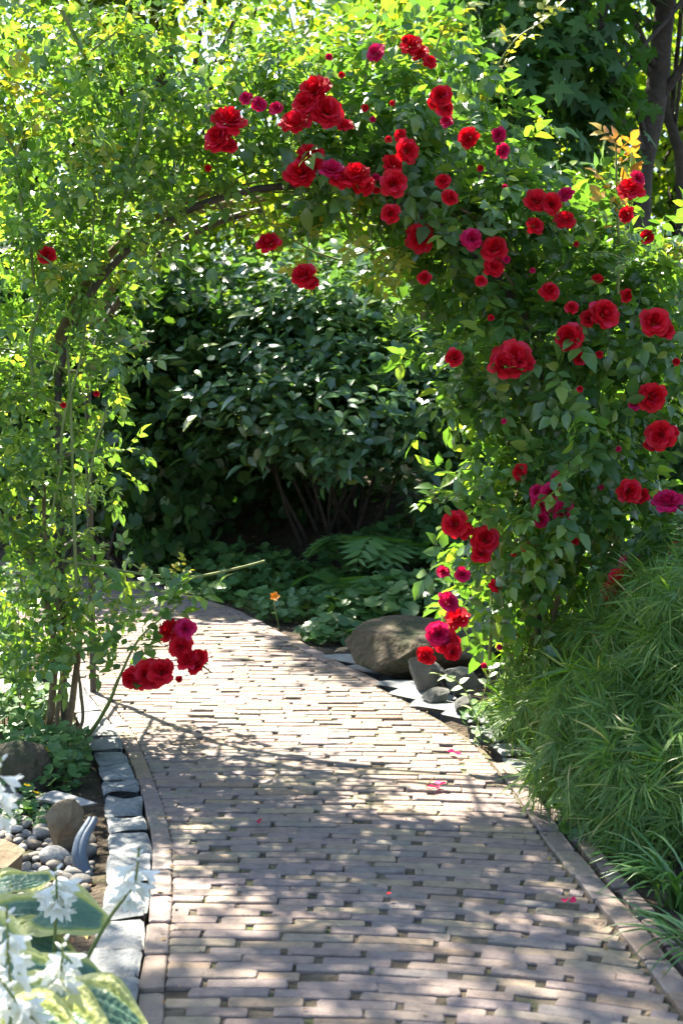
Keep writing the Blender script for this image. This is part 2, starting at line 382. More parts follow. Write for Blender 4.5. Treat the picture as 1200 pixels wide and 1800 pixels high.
def brick_t(L=.2, Wd=.0475, H=.06, seed=0, cut=.0065, bev=.0028, warp=.0013):
    r = np.random.default_rng(seed)
    a, b = L / 2, Wd / 2; c = cut
    ring = np.array([(-a, -b + c), (-a + c, -b), (a - c, -b), (a, -b + c), (a, b - c), (a - c, b), (-a + c, b), (-a, b - c)], float)
    ring += r.normal(0, .0018, ring.shape)
    inn = ring * [1 - bev * 2 / L, 1 - bev * 2 / Wd]
    z = r.normal(0, warp, 8)
    v = np.vstack([np.c_[ring, np.full(8, -H)], np.c_[ring, z - bev], np.c_[inn, z]])
    q = []
    for k in (0, 8):
        for i in range(8): q.append([k + i, k + (i + 1) % 8, k + 8 + (i + 1) % 8, k + 8 + i])
    t = 16
    top = [[t, t + 1, t + 2, t + 3], [t + 3, t + 4, t + 7, t], [t + 4, t + 5, t + 6, t + 7]]
    return v, [np.array(q + top)]
def row_dz(x, y): return -.21 * np.maximum(0, x + .12) ** 2 * (1 - .85 * sst(3.2, 6.0, y))
def row_slope(x, y): return -.42 * np.maximum(0, x + .12) * (1 - .85 * sst(3.2, 6.0, y))
bricks = []
y = 2.95; row = 0
while y < 12.1:
    x0, x1 = float(XL(y)) + .035, float(XR(y + row_dz(.7, y))) - .035
    x0 = max(x0, -4.2)
    off = (.0 if row % 2 else .108) + random.gauss(0, .008) + .05 * math.sin(row * .37)
    m0 = math.floor((x0 - off) / .216)
    while True:
        a0 = off + m0 * .216 + random.gauss(0, .005); L = random.gauss(.2005 + .0085 * float(sst(3.6, 5.0, y)), .0085) if random.random() < .93 else random.choice((.12, .15, .208))
        m0 += 1; a1 = a0 + L
        if a0 > x1 - .025: break
        a0, a1 = max(a0, x0), min(a1, x1)
        if x1 - a1 < .05: a1 = x1
        if a0 - x0 < .04: a0 = x0
        L = a1 - a0
        if L < .03: continue
        xc = (a0 + a1) / 2
        yy = y + row_dz(xc, y) + random.gauss(0, .0016)
        bricks.append((xc, yy, L, math.atan(row_slope(xc, y)) + random.gauss(0, .010), random.uniform(.96, 1.045), random.gauss(0, .0022)))
    y += .0505 + random.gauss(0, .0008); row += 1
TB = [brick_t(seed=k) for k in range(9)]
TBM = [mesh('brick', t[0], t[1], M_brick, smooth=False) for t in TB]
pxy = [project(np.array([b[0], b[1], 0])) for b in bricks]
vis = [i for i, q in enumerate(pxy) if -60 < q[0] < 1260 and q[1] < 1830]
vis.sort(key=lambda i: pxy[i][2]); ind = set(vis[:300])
def brick_obj(parent, me, x, y, z, L, a, w, tilt=(0, 0), name='brick', L0=.2):
    o = link(name, me, parent); o.location = (x, y, z); o.rotation_euler = (tilt[0], tilt[1], a); o.scale = (L / L0, w, 1); return o
rest = [[] for _ in TB]
for i, (x, y, L, a, w, z) in enumerate(bricks):
    k = i * 7 % 9 if random.random() < .5 else random.randrange(9)
    zz = float(path_z(x, y)) + z
    if i in ind:
        brick_obj(path, TBM[k], x, y, zz, L, a, w, (random.gauss(0, .014), random.gauss(0, .006)))
    elif y > 3: rest[k].append((x, y, zz, L, a, w))
it = []
for k, r in enumerate(rest):
    r = np.array(r); R = np.array([rz(a) @ rx(random.gauss(0, .02)) for a in r[:, 4]])
    it.append(bake(TB[k][0], TB[k][1], r[:, :3], R, np.stack([r[:, 3] / .2, r[:, 5], np.ones(len(r))], -1)))
v, f = join(it); part('brickwork', v, f, M_brick, path, smooth=False, kind='stuff')
# edging bricks laid lengthwise along both sides
def along(xf, y0, y1, step, off):
    ys = np.linspace(y0, y1, 600); xs = xf(ys); s = np.concatenate([[0], np.cumsum(np.hypot(np.diff(xs), np.diff(ys)))])
    for t in np.arange(step / 2, s[-1], step):
        yy = np.interp(t, s, ys); e = .05
        tx, ty = float(xf(yy + e) - xf(yy - e)), 2 * e; n = math.hypot(tx, ty); tx, ty = tx / n, ty / n
        yield float(xf(yy)) + off * ty, float(yy) - off * tx, math.atan2(ty, tx)
for (x, y, a) in along(XL, 2.9, 8.2, .207, 0.0):
    brick_obj(path, random.choice(TBM), x, y, float(path_z(x, y)) + random.gauss(.004, .002), random.gauss(.2, .006), a + random.gauss(0, .015), 1.3, (0, random.gauss(0, .01)), 'edging_brick')
for (x, y, a) in along(XR, 2.9, 10.6, .207, 0.012):
    if 5.35 < y < 6.75: continue
    brick_obj(path, random.choice(TBM), x, y, float(path_z(x, y)) + random.gauss(.004, .002), random.gauss(.2, .006), a + random.gauss(0, .015), 1.5, (0, random.gauss(0, .01)), 'edging_brick')
for (x, y, a) in along(XR, 3.0, 5.4, .21, 0.105):
    brick_obj(path, random.choice(TBM), x, y, random.gauss(-.012, .004), random.gauss(.2, .008), a + random.gauss(0, .04), 1.2, (0, random.gauss(0, .03)), 'edging_brick')

# granite setts: kerb along the left side, flagstones where the bed swings in on the right
def block_t(L, Wd, H, seed, n=5, bev=.13, warp=.004):
    r = np.random.default_rng(seed); g = np.linspace(-1, 1, n + 2)
    U, V = np.meshgrid(g, g, indexing='ij')
    q = lambda t: np.sign(t) * (1 - (1 - abs(t)) ** 1.7)
    Zt = -(np.maximum(abs(U), abs(V)) ** 8) * H * bev * .55 - ((abs(U) * abs(V)) ** 5) * H * .06
    for k in range(3):
        Zt += warp * np.sin(U * r.uniform(1, 4) + r.uniform(0, 6)) * np.sin(V * r.uniform(1, 4) + r.uniform(0, 6))
    rad = 1 - .10 * (abs(U) * abs(V)) ** 3
    ex, ey = r.normal(0, .025, (2,) + U.shape)
    top = np.stack([q(U) * L / 2 * rad * (1 + ex * .6), q(V) * Wd / 2 * rad * (1 + ey * .8), Zt], -1)
    m = n + 2; idx = np.arange(m * m).reshape(m, m)
    f = [[idx[i, j], idx[i + 1, j], idx[i + 1, j + 1], idx[i, j + 1]] for i in range(m - 1) for j in range(m - 1)]
    ring = list(idx[0, :]) + list(idx[1:, -1]) + list(idx[-1, -2::-1]) + list(idx[-2:0:-1, 0])
    v = top.reshape(-1, 3); low = v[ring].copy(); low[:, 2] -= H; base = len(v)
    v = np.vstack([v, low])
    for k in range(len(ring)):
        k2 = (k + 1) % len(ring); f.append([ring[k], base + k, base + k2, ring[k2]])
    return v, [np.array(f)]
kerb = link('stone_kerb', None); kerb['kind'] = 'structure'; kerb['label'] = 'kerb of blue grey stone setts along the left of the path'
ys = 2.95; k = 0
while ys < 6.9:
    L = random.choice((.16, .18, .2, .22, .24, .27)); yc = ys + L / 2
    x = float(XL(yc)) - .115; t = float(XL(yc + .1) - XL(yc - .1)) / .2; a = math.atan2(1, t)
    x, yy = float(XL(yc)) - .104 * math.sin(a), yc + .104 * math.cos(a)
    v, f = block_t(L - .012, random.uniform(.125, .142), .12, 300 + k)
    o = link('sett', mesh('sett', v, f, M_sett), kerb, (x, yy, .010 + random.gauss(0, .006))); o.rotation_euler = (random.gauss(0, .02), random.gauss(0, .02), a + random.gauss(0, .03))
    ys += L * math.sin(a); k += 1
for (px, py, L, Wd, a) in ((640, 1178, .34, .17, -.75), (688, 1208, .26, .17, -.7), (722, 1226, .30, .2, -.62), (752, 1246, .28, .17, -.5), (800, 1262, .22, .15, -.8), (842, 1292, .2, .13, -1.1), (590, 1163, .3, .12, -.75), (872, 1322, .16, .12, -1.3), (892, 1350, .17, .10, -1.2), (825, 1275, .12, .09, -.3), (780, 1250, .14, .09, -.9), (860, 1306, .10, .07, .4)):
    p = G(px, py); v, f = block_t(L, Wd, .07, int(px), warp=.004, bev=.18)
    o = link('flagstone', mesh('flagstone', v, f, M_slab), kerb, (p[0] + .06, p[1] + .055, .010 + random.gauss(0, .004))); o.rotation_euler = (random.gauss(0, .02), random.gauss(0, .02), a)

# ------------------------------------------------------------------ stones
_ico = {}
def ico(sub):
    if sub not in _ico:
        bm = bmesh.new(); bmesh.ops.create_icosphere(bm, subdivisions=sub, radius=1)
        _ico[sub] = (np.array([v.co[:] for v in bm.verts]), [np.array([[v.index for v in f.verts] for f in bm.faces])]); bm.free()
    return _ico[sub]
def rock_v(size, seed, sub=4, planes=9, rough=.06, flat=.75):
    r = np.random.default_rng(seed); v, f = ico(sub); v = v.copy()
    for _ in range(planes):
        n = unit(r.normal(size=3)); d = r.uniform(flat - .12, flat + .12)
        s = v @ n - d; q = s > 0; v[q] -= np.outer(s[q] * .92, n)
    for i in range(len(v)):
        p = Vector(v[i] * 1.6) + Vector((seed, seed * .3, 0))
        v[i] *= 1 + rough * noise.noise(p) * 2 + rough * .5 * noise.noise(p * 4)
    return v * np.array(size), f
def rock(name, label, px, py, base_z, size, rotz, mat, seed, cat='rock', smooth=True, tilt=(0, 0), **k):
    if mat is not M_rock and 'planes' not in k: k.update(planes=18, flat=.52, rough=.02); smooth = False
    p = G(px, py, base_z)
    v, f = rock_v(size, seed, **k)
    v = v @ (rz(rotz) @ rx(tilt[0]) @ ry(tilt[1])).T
    v = v + [0, 0, -v[:, 2].min() * .78]
    o = link(name, mesh(name, v, f, mat, smooth), None, p); tag(o, label, cat); return o
rock('boulder', 'large brown mossy boulder lying between path edge and leafy groundcover', 722, 1178, 0, (.47, .30, .165), -.2, M_rock, 4, 'boulder', tilt=(.12, .06), sub=5, planes=16, flat=.72, rough=.05)
rock('boulder', 'dark boulder half hidden behind the low hanging right hand roses', 850, 1150, 0.05, (.30, .24, .20), .2, M_rockg, 9, 'boulder')
rock('rock', 'pale grey angular rock leaning against the big brown boulder', 752, 1216, 0, (.16, .13, .12), .5, M_rockg, 12, tilt=(.3, .2))
rock('rock', 'flat topped grey rock right of the leaning angular rock', 805, 1216, 0, (.17, .12, .09), -.3, M_rockg, 15, tilt=(.1, -.2))
rock('rock', 'small dark pointed rock at the front of the rock group', 765, 1236, 0, (.11, .08, .055), .2, M_rockg, 19, tilt=(.35, 0))
rock('rock', 'small grey rock beneath the white edged vine', 818, 1252, 0, (.10, .09, .07), 1.2, M_rockg, 23)
rock('rock', 'grey stone among the leaves behind the lacy green mound', 1075, 1010, .35, (.22, .2, .17), .4, M_rockg, 31)
rock('rock', 'brown weathered block at the left picture edge beside pebbles', 14, 1548, -.02, (.10, .10, .085), .3, M_tan, 41, tilt=(.1, .1))
rock('rock', 'upright tan split stone behind the pebbles', 118, 1490, -.02, (.085, .06, .10), .3, M_tan, 46, tilt=(.2, .35), planes=18, flat=.55, rough=.02, smooth=False)
rock('rock', 'shadowy brown rock beneath yellow flowered groundcover at left', 40, 1390, -.02, (.15, .12, .12), .3, M_rock, 47)
# slate slab
p = G(112, 1412, .02); v, f = rock_v((.15, .06, .012), 52, flat=.7, rough=.03)
o = link('slate_slab', mesh('slate_slab', v @ (rz(-.45) @ rx(.12)).T, f, M_slab), None, p + [0, 0, .015]); tag(o, 'flat dark slate slab lying on soil beside the kerb', 'slab')
# bent pipe
pr = thing('bent_pipe', 'dark grey double ribbed bent pipe between pebbles and kerb', 'pipe', G(150, 1538))
for dx in (0, 8):
    pts = [P(x + dx, y, Yd) for x, y, Yd in ((150, 1545, 4.2), (141, 1525, 4.22), (136, 1500, 4.24), (141, 1474, 4.27), (153, 1452, 4.3), (160, 1438, 4.32))]
    part('pipe_rib', *tube(pts, [.019, .019, .018, .016, .013, .010], 10, 6), M_orn, pr)
# pebbles
pb = link('pebble_bed', None); tag(pb, 'bed of grey and tan river pebbles beside the kerb', 'pebbles')
pm = [mesh('pebble', *rock_v((1, 1, 1), 60 + k, sub=2, planes=2, rough=.08, flat=.85), M_peb) for k in range(6)]
placed = []
for t in range(4000):
    px, py = random.uniform(-40, 178), random.uniform(1395, 1590)
    if px > 172 + (py - 1590) * .02 or (px < 40 and 1480 < py < 1540): continue
    if py < 1440 and (px > 110 or px < 0): continue
    g = G(px, py); r = random.choice((.016, .02, .026, .032, .04, .05)) if t < 500 else random.uniform(.010, .02)
    if any((g[0] - q[0]) ** 2 + (g[1] - q[1]) ** 2 < (r + q[2]) ** 2 * .8 for q in placed): continue
    if g[0] > XL(g[1]) - .21 - r: continue
    placed.append((g[0], g[1], r))
    o = link('pebble', random.choice(pm), pb, (g[0], g[1], float(ground_h(g[0], g[1])) + r * .38))
    o.scale = (r * random.uniform(1.05, 1.7), r * random.uniform(.8, 1.05), r * random.uniform(.55, .8)); o.rotation_euler = (random.gauss(0, .2), random.gauss(0, .2), random.uniform(0, 6.3))
    if len(placed) > 130: break

# ------------------------------------------------------------------ trees and shrubs behind
T_leaf = [leaf_t(1, .58, 2, .2, .25), leaf_t(1, .5, 2, .3, .4)]
T_shrub = [leaf_t(1, .46, 4, .25, .12), leaf_t(.85, .42, 4, .35, .25), leaf_t(.7, .42, 4, .15, .05), leaf_t(1.15, .5, 4, .3, .3)]
T_rose = [rose_leaf(k) for k in range(4)]
T_maple = [maple_leaf()]
T_round = [round_leaf()]

def tree(name, label, base, trunk, rads, blobs, mat, tm, size, n_ind=0, group=None, limbs=5, droop=.35, lname='leaf', seg=9):
    """trunk: list of points; blobs: (centre, radii, n_clumps, per, sigma)."""
    root = thing(name, label, 'tree', base, group)
    part('trunk', *tube(trunk, rads, seg, 5, .03), M_bark, root)
    tp = np.array(trunk); L = []
    for (c, r, *_ ) in blobs:
        for q in range(limbs):
            t = random.uniform(.45, .98); i = t * (len(tp) - 1); a = tp[int(i)] * (1 - i % 1) + tp[min(int(i) + 1, len(tp) - 1)] * (i % 1)
            e = np.array(c) + unit(RNG.normal(size=3)) * np.array(r) * .8
            m = (a + e) / 2 + RNG.normal(0, .12, 3) + [0, 0, .12]
            rr = rads[-1] * random.uniform(.3, .6) + .008
            L.append(tube([a, m, e], [rr, rr * .7, .006], 6, 4))
    for v_, f_ in L: part('limb', v_, f_, M_bark, root)
    ps, outs = [], []
    for (c, r, ncl, per, sig) in blobs:
        p_, o_ = clumps(c, r, ncl, per, sig); ps.append(p_); outs.append(o_)
    ps, outs = np.vstack(ps), np.vstack(outs)
    keep = ps[:, 2] > .1; ps, outs = ps[keep], outs[keep]
    leafcloud(root, tm, ps, orient(outs, droop), RNG.uniform(.7, 1.25, len(ps)) * size, mat, n_ind, lname, 'crown')
    return root

# maple at the right with a leaning trunk
tree('maple_tree', 'dark leaved maple with leaning trunk at the upper right', (2.35, 11, .5),
     [(2.3, 11, .3), P(1118, 420, 11), P(1125, 300, 11), P(1150, 180, 11), P(1170, 0, 11), (2.75, 11, 6.0)], [.12, .105, .1, .09, .08, .06],
     [((1.42, 10.2, 4.3), (.68, .7, 1.3), 100, 13, .18), ((2.6, 10.6, 6.4), (2.0, 1.6, 1.4), 150, 24, .32), ((1.85, 10.3, 5.0), (.6, .5, .55), 36, 12, .18), ((1.45, 10.0, 3.55), (.6, .5, .55), 40, 12, .16)],
     M_maple, T_maple, .21, 120, limbs=4, droop=.8, lname='maple_leaf')
tree('slender_tree', 'straight dark tree trunk rising behind the top of the rose arch', (1.4, 13.2, .6),
     [(1.38, 13.2, .4), P(862, 400, 13.2), P(866, 200, 13.2), P(848, 60, 13.2), P(838, -60, 13.2), (1.3, 13.2, 7.5)], [.17, .15, .14, .13, .12, .08],
     [((1.2, 13.3, 6.6), (2.0, 1.8, 1.7), 150, 30, .35), ((1.9, 13.6, 4.9), (.7, .6, .6), 25, 20, .2)], M_tree, T_leaf, .15)
tree('slender_tree', 'thin leaning trunk between the maple and the straight trunk', (1.75, 13.9, .6),
     [(1.95, 13.9, .4), P(915, 330, 13.9), P(893, 200, 13.9), P(880, 60, 13.9), (1.4, 13.9, 6.5)], [.11, .10, .09, .08, .05],
     [((1.5, 14.2, 6.8), (1.2, 1.2, 1.2), 60, 24, .3)], M_maple, T_leaf, .15)
tree('slender_tree', 'thin forked trunk right of the leaning maple', (3.3, 13.0, .6),
     [(3.25, 13, .4), P(1196, 330, 13), P(1184, 240, 13), P(1168, 150, 13), (3.1, 13, 6.0)], [.06, .055, .05, .045, .03],
     [((3.6, 13.2, 6.3), (1.6, 1.5, 1.4), 90, 26, .3)], M_tree, T_leaf, .15)
BT = [  # sunlit trees far behind: base, crown centre, radii, clumps, label
    ((4.6, 18.5), (4.4, 18.5, 3.9), (2.6, 2.0, 3.0), 330, 'sunlit yellow green tree far behind the leaning maple trunk'),
    ((1.9, 20), (1.6, 20, 4.2), (2.4, 2.0, 3.2), 300, 'sunlit tree far behind the straight dark trunk'),
    ((-1.0, 17), (-1.0, 17, 3.9), (2.2, 1.8, 2.9), 330, 'bright green tree behind the crown of the rose arch'),
    ((-3.6, 14.5), (-3.4, 14.5, 3.4), (1.9, 1.6, 2.6), 330, 'bright yellow green tree beyond the left end of the arch'),
    ((-6.0, 15.5), (-5.9, 15.5, 3.8), (2.2, 1.8, 3.2), 240, 'pale green tree farthest to the left behind the arch'),
    ((3.9, 15.8), (3.8, 15.8, 3.4), (1.7, 1.2, 2.6), 300, 'yellow green tree glowing right behind the leaning maple trunk'),
    ((.6, 15.2), (.7, 15.4, 3.6), (1.5, 1.0, 2.2), 220, 'glowing green tree between the arch top and the straight trunk'),
    ((7.2, 20), (7.2, 20, 4.2), (2.6, 2.2, 3.5), 200, 'green tree at the far right behind the maple'),
]
for k, ((bx, by_), c, r, ncl, lab) in enumerate(BT):
    tree('garden_tree', lab, (bx, by_, .4), [(bx, by_, .2), (bx + .1, by_, 1.8), (bx - .1, by_, 3.4), (bx, by_, c[2] + r[2] * .5)], [.16, .14, .11, .05],
         [(c, r, ncl, 26, .3)], M_tree, T_leaf, .17, group='trees in the sun behind the garden', limbs=9)

tree('garden_tree', 'added tall tree behind the left shoulder of the arch, high crown shading the path', (-1.75, 11.9, .1), [(-1.75, 11.9, 0), (-1.7, 11.9, 1.8), (-1.6, 11.7, 3.2), (-1.3, 11.3, 4.8)], [.12, .11, .09, .04],  # tree added so its high crown shades the far path edge and boulder
     [((-1.8, 10.4, 4.6), (.6, .55, .5), 60, 22, .15), ((-.95, 10.1, 4.8), (.75, .55, .5), 70, 22, .15)], M_tree, T_leaf, .14, group='trees in the sun behind the garden', limbs=9)

def shrub(name, label, base, blobs, mat, tm, size, n_ind=0, stems=9, cat='shrub', droop=.25, top=None, spread=.5, srad=.02, smat=None, lname='leaf', ori=None, flat=1.):
    root = thing(name, label, cat, base)
    L = []
    for q in range(stems):
        b = np.array(base) + [random.gauss(0, .14), random.gauss(0, .1), -.05]
        c, r = blobs[q % len(blobs)][:2]
        e = np.array(c) + unit(RNG.normal(size=3)) * np.array(r) * spread
        L.append(tube([b, b * .6 + e * .4 + RNG.normal(0, .06, 3), e], [srad, srad * .7, srad * .25], 6, 4))
    for v, f in L: part('stem', v, f, smat or M_bark, root)
    ps, outs = [], []
    for (c, r, ncl, per, sig) in blobs:
        p_, o_ = clumps(c, r, ncl, per, sig); ps.append(p_); outs.append(o_)
    ps, outs = np.vstack(ps), np.vstack(outs)
    keep = ps[:, 2] > ground_h(ps[:, 0], ps[:, 1]) + .04; ps, outs = ps[keep], outs[keep]
    outs[:, 2] *= flat
    leafcloud(root, tm, ps, orient(outs, droop, **(ori or {})), RNG.uniform(.65, 1.25, len(ps)) * size, mat, n_ind, lname)
    return root
# the broad shrub seen through the arch
shrub('oval_leaved_shrub', 'broad dark green shrub with glossy oval leaves seen through the arch', (-.1, 10.7, .15),
      [((-.62, 9.75, 1.35), (.52, .45, .38), 62, 24, .10), ((-.05, 9.6, 1.25), (.6, .45, .38), 62, 24, .10), ((.5, 9.85, 1.3), (.5, .5, .45), 56, 24, .11), ((-.8, 10.3, 1.8), (.55, .5, .42), 62, 24, .10), ((-.15, 10.2, 1.85), (.62, .5, .42), 66, 24, .11),
       ((.45, 10.5, 1.75), (.55, .5, .5), 56, 24, .11), ((-.5, 10.95, 2.25), (.7, .55, .38), 60, 24, .11), ((.25, 11.0, 2.2), (.6, .5, .42), 50, 24, .11), ((-.1, 10.9, 1.4), (1.0, .6, .7), 70, 22, .12)],
      M_shrub, T_shrub, .12, 280, stems=16, droop=.1, flat=.4, ori=dict(up=1.2, rnd_n=.38, o_n=.95, o_d=.7, rnd_d=.6, dz=.5))
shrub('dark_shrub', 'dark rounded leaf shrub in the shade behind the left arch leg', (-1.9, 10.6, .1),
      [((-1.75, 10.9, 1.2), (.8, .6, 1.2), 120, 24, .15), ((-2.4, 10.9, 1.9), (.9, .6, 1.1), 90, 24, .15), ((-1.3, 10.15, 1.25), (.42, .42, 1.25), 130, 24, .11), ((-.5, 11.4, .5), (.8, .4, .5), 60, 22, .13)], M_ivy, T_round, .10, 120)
shrub('yellow_green_shrub', 'taller light green shrub behind the left shoulder of the broad shrub', (-1.2, 12.2, .2),
      [((-1.25, 12.3, 2.4), (.9, .6, 1.1), 110, 22, .16), ((.1, 12.6, 2.7), (1.0, .6, .8), 100, 22, .16)], M_tree, T_round, .11, 80)
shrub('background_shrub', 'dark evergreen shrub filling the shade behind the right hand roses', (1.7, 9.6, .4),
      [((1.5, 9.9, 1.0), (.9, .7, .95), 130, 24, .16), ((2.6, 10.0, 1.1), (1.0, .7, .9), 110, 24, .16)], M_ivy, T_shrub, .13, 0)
shrub('background_shrub', 'low dark green hedge shrub below the leaning maple trunk', (4.2, 13.5, .4),
      [((4.2, 13.5, 1.3), (1.8, .9, .9), 130, 24, .2), ((2.4, 14.2, 1.3), (1.5, .8, .9), 110, 24, .2)], M_ivy, T_leaf, .15, 0)
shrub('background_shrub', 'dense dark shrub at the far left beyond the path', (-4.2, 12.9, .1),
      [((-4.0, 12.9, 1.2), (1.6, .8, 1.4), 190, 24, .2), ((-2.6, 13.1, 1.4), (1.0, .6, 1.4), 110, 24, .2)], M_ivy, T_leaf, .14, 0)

# unseen tree inferred from foreground shade; two crown blobs added to cut skylight
tree('overhanging_tree', 'unseen tree above the view whose crown shades the foreground path', (-4.6, 7.2, 0),
     [(-4.6, 7.2, -.1), (-4.5, 7.2, 1.8), (-4.3, 7.0, 3.8), (-3.6, 6.6, 5.2), (-2.6, 6.3, 6.2)], [.14, .12, .10, .07, .03],
     [((-2.6, 6.7, 6.0), (1.1, .85, .6), 100, 18, .15), ((-1.5, 7.0, 6.2), (.8, .75, .5), 52, 17, .15), ((-4.4, 7.2, 5.2), (.7, .9, .9), 40, 20, .2), ((.0, 3.6, 6.4), (1.7, 1.2, .5), 90, 20, .2), ((1.9, 3.4, 6.4), (1.3, 1.4, .5), 70, 20, .2)], M_roseL, T_leaf, .11, 0, limbs=7)

# ------------------------------------------------------------------ rose arch
AX, AW, AH0, AR = -.18, 1.04, 1.42, .93
def hoop(Yd):
    pts = [(AX - AW, Yd, -.05), (AX - AW, Yd, .7)]
    for t in np.linspace(0, math.pi, 19): pts.append((AX - AW * math.cos(t), Yd, AH0 + AR * math.sin(t)))
    return pts + [(AX + AW, Yd, .7), (AX + AW, Yd, -.05)]
arch = thing('rose_arch', 'brown iron hoop arch spanning the path under climbing roses', 'arch', (AX, 6.2, 0))
for Yd in (5.9, 6.6): part('hoop', *tube(hoop(Yd), .017, 8, 2), M_metal, arch)
for t in np.linspace(.15, math.pi - .15, 9):
    p = np.array((AX - AW * math.cos(t), 0, AH0 + AR * math.sin(t)))
    part('cross_bar', *tube([p + [0, 5.9, 0], p + [0, 6.25, .01], p + [0, 6.6, 0]], .009, 6, 2), M_metal, arch)
for s in (-1, 1):
    for h in (.35, .8, 1.2):
        p = np.array((AX + s * AW, 0, h)); part('cross_bar', *tube([p + [0, 5.9, 0], p + [0, 6.6, 0]], .009, 6, 1), M_metal, arch)

# ------------------------------------------------------------------ roses
def bloom_t(seed, open_=1.0):
    r = np.random.default_rng(seed); it = []
    rings = [(3, .07, .46, .9), (4, .14, .48, .75), (5, .22, .47, .64), (6, .31, .43, .58), (7, .40, .34, .54), (8, .48, .2, .5), (6, .5, .06, .5)]
    for i, (n, R, H, span) in enumerate(rings):
        for k in range(n):
            a = 2 * math.pi * (k + r.uniform(-.15, .15) + .5 * (i % 2)) / n
            U, V = np.meshgrid(np.linspace(-1, 1, 5), np.linspace(0, 1, 4))
            sp = span * r.uniform(1.0, 1.35)
            sh = np.sin(np.pi * (.12 + .68 * V)) ** .7
            top = V * (1 - .16 * U ** 2)
            rho = R * open_ * (.25 + .75 * top ** .8) * (1 + .10 * r.normal() ) + .035 * (U ** 2) * V + .02 * np.sin(U * 4 + r.uniform(0, 6)) * V
            rho = rho + (.10 * open_ * np.maximum(top - .7, 0) * 2 * (i > 2))
            zz = H * top * r.uniform(.9, 1.08) - .30 * np.maximum(top - .75, 0) * (i > 2) + .03 * np.sin(U * 5 + r.uniform(0, 6)) * V
            ph = a + U * sp * sh
            v = np.stack([rho * np.cos(ph), rho * np.sin(ph), zz - .1], -1).reshape(-1, 3)
            q = np.arange(20).reshape(4, 5)
            f = np.stack([q[:-1, :-1], q[:-1, 1:], q[1:, 1:], q[1:, :-1]], -1).reshape(-1, 4)
            it.append((v, [f]))
    return join(it)
BT_ = [bloom_t(k, o) for k, o in ((1, 1.), (2, .92), (3, 1.05), (4, .7))]
BMr = [mesh('bloom', v, f, M_red) for v, f in BT_]; BMm = [mesh('bloom', v, f, M_mag) for v, f in BT_]
def sepal_t():
    it = [tube([(0, 0, -.9), (.03, .02, -.5), (0, 0, -.1)], [.025, .03, .07], 6, 3)]
    for k in range(5):
        v, f = leaf_t(.38, .14, 2, .1, .4); it.append((v @ (rz(k * 1.257) @ ry(.35)).T + [0, 0, -.1], f))
    return join(it)
SEPM = mesh('sepals', *sepal_t(), M_cane)
def bloom(root, px, py, d, Yd, mag=False, up=None):
    c = P(px, py, Yd); s = d * Yd / F * 1.06
    o = link('bloom', random.choice((BMm if mag else BMr)[:3] if d > 18 else [(BMm if mag else BMr)[3]]), root, Vector(c - origin(root)))
    ax = Vector(up) if up else Vector((random.gauss(-.08, .38), -1.0 + random.gauss(0, .2), random.gauss(.45, .35)))
    o.rotation_euler = (ax.to_track_quat('Z', 'Y') @ Matrix.Rotation(random.uniform(0, 6.3), 4, 'Z').to_quaternion()).to_euler(); o.scale = (s, s, s * random.uniform(.9, 1.1))
    b = link('sepals', SEPM, o); b.rotation_euler = (0, 0, random.uniform(0, 6))

def rose_blob(lst):
    ps, outs = [], []
    for (px, py, Yd, rx_, ry_, rz_, ncl, per, sig) in lst:
        if py < 340 and px < 700: Yd, ry_ = Yd - .14, ry_ * .72      # crown blobs moved nearer and flattened so their shade falls nearer
        p_, o_ = clumps(P(px, py, Yd), (rx_, ry_, rz_), int(ncl * (.46 if py < 300 else .56)), max(6, int(per * .56)), sig, shell=.3); ps.append(p_); outs.append(o_)
    return np.vstack(ps), np.vstack(outs)
def cane(root, pts, r, mat=None, name='cane', taper=.45):
    pts = [P(*p) for p in pts]
    return part(name, *tube(pts, np.linspace(r, r * taper, len(pts)), 7, 6, .05), mat or M_cane, root)
def leaves_on(root, pts, n, size, mat, t0=.1, n_ind=60, nm='leaf', tm=None):
    """leaves set along a shoot."""
    w = np.array([P(*p) for p in pts]); s = np.linspace(t0, 1, n)
    i = s * (len(w) - 1); a = np.minimum(i.astype(int), len(w) - 2); fr = (i - a)[:, None]
    pos = w[a] * (1 - fr) + w[a + 1] * fr
    tg = unit(w[a + 1] - w[a])
    side = np.where(np.arange(n) % 2, 1., -1.)[:, None] * np.array([[.8, -.4, .1]]) + RNG.normal(0, .45, (n, 3))
    R = frames(side + tg * .5 + [0, 0, .1], np.array([0, -.3, 1.]) + RNG.normal(0, .35, (n, 3)))
    leafcloud(root, tm or T_rose, pos, R, RNG.uniform(.75, 1.15, n) * size, mat, n_ind, nm)

